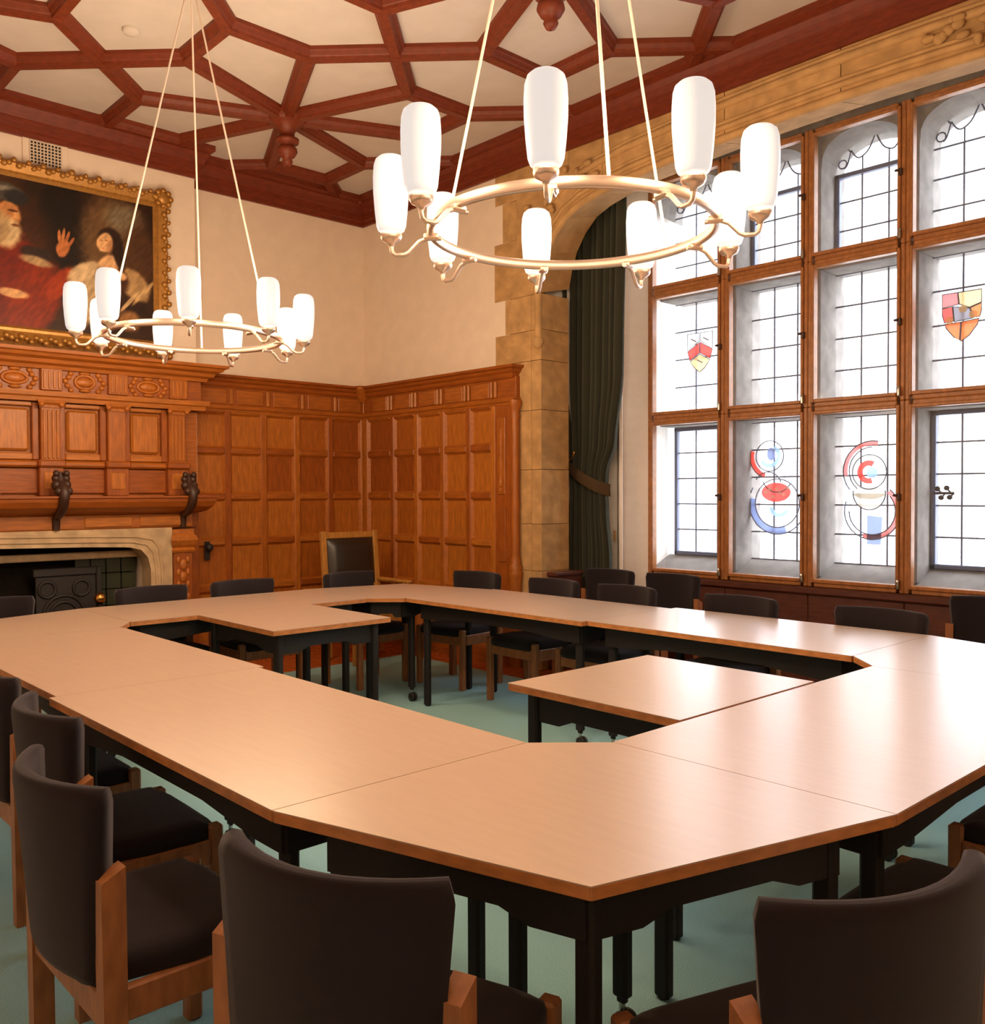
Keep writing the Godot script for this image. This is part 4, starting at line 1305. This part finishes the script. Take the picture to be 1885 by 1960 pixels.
func fittings():
	# air grille above the painting
	var o := thing("air_vent", "cream air vent grille under the cornice above the painting", "vent", Vector3(BREAST + 0.002, 3.87, -2.22))
	span(o, "frame", Vector3(0, 0, -0.16), Vector3(0.01, 0.215, 0.16), M.plaster, 0.003)
	span(o, "opening", Vector3(0.008, 0.02, -0.115), Vector3(0.0105, 0.195, 0.115), M.vent_dark, 0.0)
	for k in 10:
		span(o, "grille_bar", Vector3(0.01, 0.02, -0.115 + k * 0.0245), Vector3(0.016, 0.195, -0.107 + k * 0.0245), M.plaster, 0.001)
	for k in 8:
		span(o, "grille_bar", Vector3(0.01, 0.02 + k * 0.0238, -0.115), Vector3(0.016, 0.027 + k * 0.0238, 0.115), M.plaster, 0.001)
	var s := Shape.new()
	s.lathe([Vector2(0.001, -0.031), Vector2(0.02, -0.03), Vector2(0.045, -0.028), Vector2(0.05, -0.015), Vector2(0.055, -0.012), Vector2(0.055, 0.0)], 20)
	var sd := whole("smoke_detector", s, M.ceiling, "small round cream smoke detector on the ceiling between ribs", "smoke detector")
	sd.position = Vector3(-5.75, CEIL, -2.26)
	# curtain and its tieback
	var g := Shape.new()
	var rows := []
	var keys := [[3.95, -5.32, -4.66], [2.4, -5.31, -4.69], [1.85, -5.27, -4.76], [1.60, -5.24, -4.85], [1.47, -5.22, -4.86], [1.3, -5.23, -4.85], [0.9, -5.24, -4.815], [0.03, -5.25, -4.80]]
	var n := 96
	for j in 61:
		var y := lerpf(3.95, 0.03, j / 60.0)
		var a := 0
		while a < keys.size() - 2 and keys[a + 1][0] > y:
			a += 1
		var f := smoothstep(0.0, 1.0, (keys[a][0] - y) / (keys[a][0] - keys[a + 1][0]))
		var l: float = lerpf(keys[a][1], keys[a + 1][1], f)
		var r: float = lerpf(keys[a][2], keys[a + 1][2], f)
		var line := PackedVector3Array()
		for i in n + 1:
			var u := float(i) / n
			var deep := 0.042 + 0.014 * sin(u * 23.0)
			line.append(Vector3(lerpf(l, r, u), y, -5.77 + deep * sin(u * TAU * 9.0 + 0.5 * sin(y * 1.3)) - 0.02 * sin(u * PI)))
		rows.append(line)
	g.grid(rows, false, false, true)
	var back := []
	for r in rows:
		var line := PackedVector3Array()
		for p in r:
			line.append(p + Vector3(0, 0, -0.006))
		back.append(line)
	g.grid(back)
	var cu := thing("curtain", "long dark green curtain gathered beside the stone jamb", "curtain")
	part(cu, "cloth", g, M.curtain)
	g = Shape.new()
	var rail := []
	for k in 11:
		var f := k / 10.0
		rail.append(Vector3(lerpf(-5.2, -4.83, f), 1.70 - 0.2 * pow(f, 0.75), -5.695 - 0.09 * pow(f, 6.0)))
	var band := []
	for dd in [[0.0, 0.0], [-0.03, 0.006], [-0.075, 0.006], [-0.1, 0.0]]:
		var line := PackedVector3Array()
		for p in rail:
			line.append(p + Vector3(0, dd[0], dd[1]))
		band.append(line)
	g.grid(band, false, false, true)
	var band2 := []
	for line in band:
		var l2 := PackedVector3Array()
		for p in line:
			l2.append(p + Vector3(0, 0, -0.012))
		band2.append(l2)
	g.grid(band2)
	part(cu, "tieback", g, M.tieback, "brown braided tieback")
	g = Shape.new()
	g.tube([Vector3(-5.2, 1.71, -5.7), Vector3(-5.14, 1.71, -5.66), Vector3(-5.11, 1.73, -5.64), Vector3(-5.1, 1.76, -5.65)], 0.009, 6)
	g.ball(Vector3(-5.1, 1.765, -5.65), Vector3(0.014, 0.014, 0.014), 8, 6)
	part(cu, "tieback_hook", g, M.brass)

# ---------------------------------------------------------------- chandeliers
const LAMP_COLOR := Color(1.0, 0.86, 0.70)
const LAMP_ENERGY := 0.41

func chandelier(label: String, at: Vector3, first: float, cords: float):
	# at: centre of the ring
	var o := thing("chandelier", label, "chandelier", at, 0.0, "ring chandeliers over the tables")
	var g := Shape.new()
	var rows := []
	for k in 72:
		var a := TAU * k / 72.0
		var d := Vector3(cos(a), 0, sin(a))
		var line := PackedVector3Array()
		for p in [Vector2(-0.011, -0.013), Vector2(-0.004, -0.018), Vector2(0.004, -0.018), Vector2(0.011, -0.013), Vector2(0.013, 0.0), Vector2(0.011, 0.013), Vector2(0.004, 0.018), Vector2(-0.004, 0.018), Vector2(-0.011, 0.013), Vector2(-0.013, 0.0)]:
			line.append(d * (0.475 + p.x) + Vector3(0, p.y, 0))
		rows.append(line)
	g.grid(rows, true, true, true)
	part(o, "ring", g, M.nickel)
	var arm := Shape.new()
	arm.tube([Vector3(0.44, -0.024, 0), Vector3(0.49, -0.024, 0), Vector3(0.515, -0.034, 0), Vector3(0.55, -0.07, 0), Vector3(0.565, -0.078, 0), Vector3(0.595, -0.078, 0), Vector3(0.606, -0.07, 0), Vector3(0.61, -0.055, 0), Vector3(0.61, -0.03, 0)], 0.0075, 8)
	arm.box(Vector3(0.475, -0.018, 0), Vector3(0.05, 0.02, 0.03), 0.005)
	var arm_mesh := arm.done()
	var cup := Shape.new()
	cup.lathe([Vector2(0.008, -0.05), Vector2(0.012, -0.04), Vector2(0.03, -0.03), Vector2(0.036, -0.02), Vector2(0.036, -0.008), Vector2(0.01, -0.004)], 14)
	var cup_mesh := cup.done()
	var globe := Shape.new()
	globe.lathe([Vector2(0.002, -0.004), Vector2(0.034, -0.003), Vector2(0.044, 0.004), Vector2(0.05, 0.02), Vector2(0.0555, 0.07), Vector2(0.06, 0.13), Vector2(0.0605, 0.18), Vector2(0.058, 0.22), Vector2(0.052, 0.24), Vector2(0.04, 0.2505), Vector2(0.02, 0.254), Vector2(0.001, 0.255)], 24)
	var globe_mesh := globe.done()
	for k in 9:
		var a := first - TAU * k / 9.0
		var p := part(o, "arm", arm_mesh, M.nickel)
		p.rotation.y = -a
		var c := Vector3(cos(a) * 0.61, 0, sin(a) * 0.61)
		part(o, "lamp_holder", cup_mesh, M.nickel).position = c
		part(o, "lamp_globe", globe_mesh, M.lamp_glass, "glowing white glass lamp shade").position = c
		var l := OmniLight3D.new()
		l.name = "lamp_light"
		o.add_child(l, true)
		l.position = c + Vector3(0, 0.13, 0)
		l.light_color = LAMP_COLOR
		l.light_energy = LAMP_ENERGY
		l.light_size = 0.06
		l.omni_range = 14.0
		l.omni_attenuation = 2.0
		l.shadow_enabled = true
	for k in 3:
		var a := cords + TAU * k / 3.0
		g = Shape.new()
		g.tube([Vector3(cos(a) * 0.475, 0.01, sin(a) * 0.475), Vector3(cos(a) * 0.02, CEIL - at.y - 0.08, sin(a) * 0.02)], 0.0055, 8)
		part(o, "suspension_cord", g, M.cord)
	g = Shape.new()
	g.lathe([Vector2(0.01, CEIL - at.y - 0.1), Vector2(0.03, CEIL - at.y - 0.09), Vector2(0.05, CEIL - at.y - 0.03), Vector2(0.06, CEIL - at.y)], 16)
	part(o, "canopy", g, M.nickel)

# ---------------------------------------------------------------- tables
const TOP := 0.73

func table(called: String, label: String, outline: Array, legs: Array, group: String, casters := []):
	var mid := Vector2.ZERO
	for p in outline:
		mid += p
	mid /= outline.size()
	var o := thing(called, label, "table", Vector3(mid.x, 0, mid.y), 0.0, group)
	var poly := PackedVector2Array()
	for p in outline:
		poly.append(p - mid)
	var turn := Transform3D(Basis(Vector3.RIGHT, PI / 2), Vector3.ZERO)
	var inner: PackedVector2Array = Geometry2D.offset_polygon(poly, -0.008, Geometry2D.JOIN_MITER)[0]
	var g := Shape.new()
	g.prism(poly, -TOP, -TOP + 0.0025, turn)
	g.prism(inner, -TOP + 0.0025, -TOP + 0.028, turn)
	part(o, "table_top", g, M.table_top)
	# lipping round the edge, one strip for each side
	var cw := 0.0
	for k in poly.size():
		cw += poly[k].cross(poly[(k + 1) % poly.size()])
	for k in poly.size():
		var a := poly[k]
		var b := poly[(k + 1) % poly.size()]
		var d := (b - a).normalized()
		var out := Vector2(d.y, -d.x) * (1.0 if cw > 0 else -1.0)
		g = Shape.new()
		var c := (a + b) * 0.5 - out * 0.0045
		g.box(Vector3(c.x, TOP - 0.0153, c.y), Vector3((b - a).length() - 0.002, 0.0255, 0.009), 0.002, Basis(Vector3.UP, -d.angle()))
		part(o, "edge_strip", g, M.table_edge)
	# dark apron set in under the top
	var rim: PackedVector2Array = Geometry2D.offset_polygon(poly, -0.075, Geometry2D.JOIN_MITER)[0]
	for k in rim.size():
		var a := rim[k]
		var b := rim[(k + 1) % rim.size()]
		var d := (b - a).normalized()
		g = Shape.new()
		var c := (a + b) * 0.5
		var long := (b - a).length()
		# lower edge rises towards the ends
		var pr := PackedVector2Array([Vector2(-long * 0.5, 0.0), Vector2(-long * 0.5, -0.11), Vector2(-long * 0.5 + minf(0.12, long * 0.2), -0.11), Vector2(-long * 0.2, -0.085), Vector2(long * 0.2, -0.085), Vector2(long * 0.5 - minf(0.12, long * 0.2), -0.11), Vector2(long * 0.5, -0.11), Vector2(long * 0.5, 0.0)])
		g.prism(pr, -0.01, 0.01, Transform3D(Basis(Vector3.UP, -d.angle()), Vector3(c.x, TOP - 0.028, c.y)))
		part(o, "apron", g, M.table_frame)
	for k in legs.size():
		var p: Vector2 = legs[k] - mid
		var low := 0.095 if k in casters else 0.008
		g = Shape.new()
		g.box(Vector3(p.x, (TOP - 0.03 + low) * 0.5, p.y), Vector3(0.05, TOP - 0.03 - low, 0.036), 0.008)
		if k in casters:
			g.box(Vector3(p.x, low - 0.006, p.y), Vector3(0.03, 0.02, 0.022), 0.006)
		var leg := part(o, "leg", g, M.table_frame)
		if k in casters:
			g = Shape.new()
			g.tube([Vector3(p.x, 0.1, p.y), Vector3(p.x, 0.06, p.y)], 0.009, 8)
			part(leg, "caster_stem", g, M.chrome)
			g = Shape.new()
			for s in [-1.0, 1.0]:
				g.lathe([Vector2(0.004, -0.008), Vector2(0.026, -0.008), Vector2(0.03, -0.003), Vector2(0.03, 0.005), Vector2(0.024, 0.008), Vector2(0.003, 0.008)], 14, Transform3D(Basis(Vector3.RIGHT, PI / 2), Vector3(p.x + 0.012, 0.0345, p.y + s * 0.013)))
			part(leg, "caster_wheel", g, M.rubber)
		else:
			g = Shape.new()
			g.lathe([Vector2(0.016, 0.0045), Vector2(0.018, 0.006), Vector2(0.018, 0.014), Vector2(0.01, 0.016)], 10, Transform3D(Basis.IDENTITY, Vector3(p.x, 0, p.y)))
			part(leg, "foot", g, M.rubber)

func rect(x0: float, x1: float, z0: float, z1: float) -> Array:
	return [Vector2(x0, z0), Vector2(x1, z0), Vector2(x1, z1), Vector2(x0, z1)]

func corners(x0: float, x1: float, z0: float, z1: float, e := 0.1) -> Array:
	return [Vector2(x0 + e, z0 + e), Vector2(x1 - e, z0 + e), Vector2(x1 - e, z1 - e), Vector2(x0 + e, z1 - e)]

func tables():
	var long := "long meeting tables of the ring"
	var cor := "angled corner tables of the ring"
	var mid := "small square tables inside the ring"
	var add := func(label: String, x0: float, x1: float, z0: float, z1: float, casters: Array):
		table("meeting_table", label, rect(x0, x1, z0, z1), corners(x0, x1, z0, z1), long, casters)
	add.call("long beech topped table behind the two leftmost foreground chairs, nearer the fireplace", -4.832, -3.34, -1.82, -1.025, [0, 1])
	add.call("long beech topped table on the left side, next to the near corner table", -3.337, -1.803, -1.795, -1.0, [2, 3])
	add.call("long table washed by window light along the right hand end of the ring", -1.64, -0.846, -3.598, -1.978, [0, 2])
	add.call("long table on the window side of the ring, farther from the room corner", -3.298, -1.803, -4.575, -3.757, [0, 3])
	add.call("long table on the window side of the ring, nearer the room corner", -4.868, -3.301, -4.52, -3.715, [1, 2])
	add.call("long table at the fireplace end of the ring", -5.825, -5.03, -3.505, -1.935, [1, 3])
	table("corner_table", "angled corner table at the front of the ring, pointing at the viewer", [Vector2(-1.80, -1.795), Vector2(-1.80, -1.0), Vector2(-1.06, -1.217), Vector2(-0.846, -1.975), Vector2(-1.635, -1.975)], [Vector2(-1.70, -1.66), Vector2(-1.71, -1.12), Vector2(-1.13, -1.29), Vector2(-0.96, -1.88), Vector2(-1.52, -1.87)], cor, [4])
	table("corner_table", "angled corner table at the right edge of the picture, in window light", [Vector2(-1.64, -3.601), Vector2(-0.846, -3.601), Vector2(-1.06, -4.36), Vector2(-1.80, -4.575), Vector2(-1.80, -3.765)], [Vector2(-1.54, -3.70), Vector2(-0.96, -3.70), Vector2(-1.15, -4.26), Vector2(-1.70, -4.44), Vector2(-1.70, -3.90)], cor, [1])
	table("corner_table", "angled corner table nearest the leather backed armchair", [Vector2(-4.871, -3.70), Vector2(-4.871, -4.49), Vector2(-5.66, -4.30), Vector2(-5.85, -3.508), Vector2(-5.05, -3.508)], [Vector2(-4.96, -3.83), Vector2(-4.97, -4.36), Vector2(-5.56, -4.23), Vector2(-5.73, -3.62), Vector2(-5.16, -3.62)], cor, [0])
	table("corner_table", "angled corner table at the far left in front of the fireplace", [Vector2(-5.03, -1.932), Vector2(-5.825, -1.932), Vector2(-5.6, -1.19), Vector2(-4.835, -1.0), Vector2(-4.835, -1.80)], [Vector2(-5.14, -1.82), Vector2(-5.71, -1.83), Vector2(-5.5, -1.28), Vector2(-4.93, -1.12), Vector2(-4.93, -1.67)], cor, [])
	table("square_table", "small square table jutting into the ring from the fireplace end", rect(-5.027, -4.165, -3.07, -2.325), corners(-5.027, -4.165, -3.07, -2.325, 0.07), mid, [])
	table("square_table", "small square table jutting into the ring from the window lit end", rect(-2.42, -1.655, -3.15, -2.315), corners(-2.42, -1.655, -3.15, -2.315, 0.07), mid, [])

# ---------------------------------------------------------------- chairs
func make_chair() -> Node3D:
	var o := Node3D.new()
	var wood: Material = M.chair_wood
	# upholstered wrap-round back
	var g := Shape.new()
	var rows := []
	var steps := 12
	var levels := [[0.40, 0.5], [0.405, 0.85], [0.42, 1.0], [0.5, 1.0], [0.58, 1.0], [0.66, 1.0], [0.74, 1.0], [0.79, 1.0], [0.808, 0.92], [0.818, 0.7], [0.821, 0.35]]
	for e in levels:
		var v: float = (e[0] - 0.4) / 0.42
		var th: float = 0.021 * e[1]
		var hw := 0.205 + 0.033 * v - (0.012 * maxf(0.0, (v - 0.93) / 0.07))
		var line := PackedVector3Array()
		for s in [1, -1]:
			for k in steps + 1:
				var u: float = (-1.0 + 2.0 * k / steps) * s
				var base: float = 0.19 + 0.045 * v - 0.085 * u * u * (0.45 + 0.55 * v)
				var slope := Vector2(1.0, -0.17 * u / 0.24 * (0.45 + 0.55 * v)).normalized()
				var nrm := Vector2(-slope.y, slope.x)
				line.append(Vector3(u * hw + nrm.x * th * s, e[0], base + nrm.y * th * s))
		rows.append(line)
	g.grid(rows, false, true)
	var topc := PackedVector3Array()
	for k in steps + 1:
		topc.append((rows[-1][k] + rows[-1][2 * steps + 1 - k]) * 0.5 + Vector3(0, 0.001, 0))
	for k in steps:
		g.quad(rows[-1][k], rows[-1][k + 1], topc[k + 1], topc[k])
		g.quad(topc[k], topc[k + 1], rows[-1][2 * steps - k], rows[-1][2 * steps + 1 - k])
	part(o, "backrest", g, M.chair_fabric)
	# seat pad
	g = Shape.new()
	rows = []
	for e in [[0.015, 0.392], [0.0, 0.398], [0.0, 0.428], [0.006, 0.441], [0.02, 0.451], [0.05, 0.456], [0.12, 0.459], [0.2, 0.46], [0.2205, 0.4601]]:
		var line := PackedVector3Array()
		var i: float = e[0]
		for k in 32:
			var a := TAU * k / 32.0
			var sx := signf(cos(a)) * pow(absf(cos(a)), 0.28)
			var sz := signf(sin(a)) * pow(absf(sin(a)), 0.28)
			var y: float = e[1]
			if sz < -0.9 and i < 0.03:
				y -= 0.012
			line.append(Vector3(sx * (0.236 - i) * (1.0 - 0.13 * smoothstep(0.45, 0.75, sz)), y, -0.035 + sz * (0.221 - i)))
		rows.append(line)
	g.grid(rows, false, true, true)
	part(o, "seat", g, M.chair_fabric)
	for s in [-1.0, 1.0]:
		g = Shape.new()
		g.box(Vector3(s * 0.222, 0.219, -0.235), Vector3(0.042, 0.438, 0.042), 0.006)
		part(o, "leg", g, wood)
		# rear leg runs up as a post with a slanted top
		g = Shape.new()
		var pr := PackedVector2Array([Vector2(-0.024, 0.0), Vector2(0.024, 0.0), Vector2(0.03, 0.635), Vector2(-0.02, 0.66)])
		g.prism(pr, -0.021, 0.021, Transform3D(Basis(Vector3(0, 0, 1), Vector3(0, 1, 0), Vector3(-1, 0, 0)), Vector3(s * 0.238, 0, 0.142)))
		part(o, "leg", g, wood)
		g = Shape.new()
		g.box(Vector3(s * 0.232, 0.362, -0.045), Vector3(0.026, 0.072, 0.34), 0.004)
		part(o, "side_rail", g, wood)
	g = Shape.new()
	g.box(Vector3(0, 0.362, -0.235), Vector3(0.40, 0.072, 0.026), 0.004)
	part(o, "front_rail", g, wood)
	g = Shape.new()
	g.box(Vector3(0, 0.352, 0.15), Vector3(0.435, 0.075, 0.026), 0.004)
	part(o, "back_rail", g, wood)
	return o

func chairs():
	var proto := make_chair()
	# [x, z, facing x, facing z, label, group]
	var L := "chairs along the left side of the ring"
	var W := "chairs along the window side of the ring"
	var C := "chairs along the fireplace end of the ring"
	var R := "chairs along the right hand end of the ring"
	var B := "spare chairs standing in the window bay"
	var list := [
		[-1.352, -0.98, -0.33, -0.944, "dark upholstered wooden chair at bottom centre, its whole rounded back towards the viewer", L],
		[-0.785, -1.467, -0.943, -0.33, "dark upholstered wooden chair at bottom right with a pale lit curved top edge", R],
		[-2.14, -0.83, 0.0, -1.0, "dark wooden chair at lower left, largest of the left row, showing its rear post", L],
		[-2.79, -1.0, 0.03, -1.0, "dark chair of the left row, second from the picture's left edge", L],
		[-3.50, -1.03, 0.0, -1.0, "dark chair of the left row cut by the left edge of the picture", L],
		[-0.80, -2.25, -1.0, 0.0, "dark chair whose seat is tucked beside the right hand table, behind the bottom right chair", R],
		[-0.80, -3.06, -1.0, 0.0, "dark chair at the right picture edge with a wooden seat rail showing below the table", R],
		[-5.2, -4.50, 0.1, 1.0, "dark chair at the corner of the ring in front of the end pilaster", W],
		[-4.38, -4.47, -0.02, 1.0, "dark chair at the window side of the ring in front of the stone jamb", W],
		[-3.74, -4.48, 0.0, 1.0, "dark chair at the window side of the ring, between the two spare chairs behind it", W],
		[-2.90, -4.48, 0.0, 1.0, "dark chair at the window side of the ring below the third window column", W],
		[-2.08, -4.48, 0.0, 1.0, "dark chair at the window side of the ring, nearest the right picture edge", W],
		[-5.73, -1.45, 1.0, 0.0, "dark chair at the far left picture edge in front of the fire grate", C],
		[-5.73, -2.41, 1.0, 0.0, "dark chair in front of the right side of the fire opening", C],
		[-5.73, -3.06, 1.0, 0.0, "dark chair in front of the oak panelling beside the fireplace", C],
		[-5.73, -3.96, 1.0, -0.08, "dark chair in front of the leather backed armchair", C],
		[-4.66, -5.42, 0.03, 1.0, "spare dark chair in the bay in front of the green curtain", B],
		[-4.06, -5.42, 0.0, 1.0, "spare dark chair in the bay under the left window column", B],
		[-1.82, -5.5, 0.25, 1.0, "spare dark chair in the bay at the right edge of the picture", B],
	]
	for k in list.size():
		var d: Array = list[k]
		var o: Node3D = proto if k == 0 else proto.duplicate()
		o.name = numbered("dining_chair")
		add_child(o)
		o.position = Vector3(d[0], 0.004 if d[1] > -4.9 else 0.0, d[1])
		o.rotation.y = atan2(-d[2], -d[3])
		describe(o, d[4], "chair", d[5])

func armchair():
	var o := thing("armchair", "light wooden armchair with a tall black leather back in the room corner", "armchair", Vector3(-6.52, 0.004, -4.55), -PI / 2 - 0.03)
	var wood: Material = M.gold_wood
	var lean := Basis(Vector3.RIGHT, 0.09)
	for s in [-1.0, 1.0]:
		var g := Shape.new()
		g.box(Vector3(s * 0.265, 0.21, -0.24), Vector3(0.05, 0.42, 0.05), 0.006)
		part(o, "leg", g, wood)
		g = Shape.new()
		g.box(Vector3(s * 0.265, 0.55, 0.235), Vector3(0.05, 1.1, 0.045), 0.006, lean)
		part(o, "leg", g, wood)
		g = Shape.new()
		g.box(Vector3(s * 0.275, 0.66, -0.02), Vector3(0.06, 0.035, 0.48), 0.012)
		part(o, "armrest", g, wood)
		g = Shape.new()
		g.box(Vector3(s * 0.27, 0.53, -0.2), Vector3(0.045, 0.24, 0.045), 0.006)
		part(o, "arm_support", g, wood)
		g = Shape.new()
		g.box(Vector3(s * 0.265, 0.38, 0.0), Vector3(0.03, 0.09, 0.44), 0.004)
		part(o, "side_rail", g, wood)
	var g := Shape.new()
	g.box(Vector3(0, 1.06, 0.282), Vector3(0.48, 0.055, 0.04), 0.006, lean)
	part(o, "top_rail", g, wood)
	g = Shape.new()
	g.box(Vector3(0, 0.6, 0.238), Vector3(0.48, 0.05, 0.035), 0.006, lean)
	part(o, "back_rail", g, wood)
	g = Shape.new()
	g.box(Vector3(0, 0.38, -0.24), Vector3(0.48, 0.09, 0.03), 0.004)
	part(o, "front_rail", g, wood)
	# padded leather back, bulging forward
	g = Shape.new()
	var rows := []
	for j in 13:
		var line := PackedVector3Array()
		for i in 13:
			var u := -1.0 + i / 6.0
			var v := -1.0 + j / 6.0
			var bulge := 0.05 * sqrt(maxf(0.0, 1.0 - pow(absf(u), 4.0))) * sqrt(maxf(0.0, 1.0 - pow(absf(v), 4.0)))
			line.append(Vector3(0, 0.83, 0.25) + lean * Vector3(u * 0.235, v * 0.21, -bulge))
		rows.append(line)
	g.grid(rows, false, false, true)
	g.box(Vector3(0, 0.83, 0.268), Vector3(0.47, 0.42, 0.03), 0.004, lean)
	part(o, "leather_back", g, M.leather, "padded black leather back")
	g = Shape.new()
	g.box(Vector3(0, 0.445, -0.01), Vector3(0.52, 0.075, 0.5), 0.025)
	part(o, "seat", g, M.leather)

# ---------------------------------------------------------------- outside
func outside():
	var g := Shape.new()
	g.box(Vector3(-4, -1.6, -26), Vector3(70, 0.2, 38))
	whole("ground_outside", g, M.ground, "pale paved court outside the window", "ground", "", "structure")
	var o := thing("college_building", "pale stone building across the court seen through the leaded windows", "building", Vector3(-9, -1.5, -21))
	span(o, "wall", Vector3(-17, 0, -6), Vector3(16, 12.4, 0), M.facade, 0.0)
	for y in [0.6, 4.6, 8.8, 12.2]:
		span(o, "string_course", Vector3(-17, y, 0), Vector3(16, y + 0.28, 0.16), M.facade_trim, 0.03)
	for k in 9:
		span(o, "pilaster", Vector3(-16.6 + k * 4.0, 0, 0), Vector3(-15.9 + k * 4.0, 12.8, 0.3), M.facade, 0.03)
	for k in 8:
		for y in [1.5, 5.4, 9.5]:
			for e in [0.0, 1.2]:
				var x: float = -15.2 + k * 4.0 + e
				var w := span(o, "window", Vector3(x, y, 0.02), Vector3(x + 0.9, y + 2.3, 0.06), M.facade_trim, 0.01)
				for i in 2:
					for j in 3:
						span(w, "pane", Vector3(x + 0.08 + i * 0.39, y + 0.1 + j * 0.73, 0.05), Vector3(x + 0.43 + i * 0.39, y + 0.75 + j * 0.73, 0.075), M.facade_glass, 0.0)

# ---------------------------------------------------------------- scene
func _ready():
	var cam := Camera3D.new()
	cam.name = "camera"
	add_child(cam)
	cam.position = Vector3(0, 1.43, 0)
	cam.rotation_order = EULER_ORDER_YXZ
	cam.rotation = Vector3(-0.020513, 0.823838, -0.003629)
	cam.fov = 58.718
	cam.near = 0.05
	cam.far = 200.0
	cam.current = true
	# overcast daylight
	var env := Environment.new()
	env.background_mode = Environment.BG_SKY
	var sky := Sky.new()
	var sm := ProceduralSkyMaterial.new()
	sm.sky_top_color = Color(0.93, 0.96, 1.0)
	sm.sky_horizon_color = Color(0.97, 0.98, 1.0)
	sm.ground_bottom_color = Color(0.5, 0.5, 0.5)
	sm.ground_horizon_color = Color(0.6, 0.6, 0.6)
	sky.sky_material = sm
	env.sky = sky
	env.background_energy_multiplier = 17.0
	env.tonemap_mode = Environment.TONE_MAPPER_LINEAR
	env.tonemap_exposure = 1.0
	env.sdfgi_enabled = true
	env.ssao_enabled = true
	env.ssil_enabled = true
	var we := WorldEnvironment.new()
	we.name = "daylight"
	we.environment = env
	add_child(we)
	materials()
	shell()
	panelling()
	stone_arch()
	bay()
	windows()
	fireplace()
	outside()
	tables()
	chairs()
	armchair()
	chandelier("ring chandelier with nine glowing glass shades, nearer and larger of the two", Vector3(-2.077, 2.315, -2.292), 2.345, deg_to_rad(35.0))
	chandelier("ring chandelier with nine glowing glass shades in front of the painting", Vector3(-4.93, 2.315, -2.274), 5.011 + PI, deg_to_rad(90.0))
	painting()
	hearth()
	fittings()
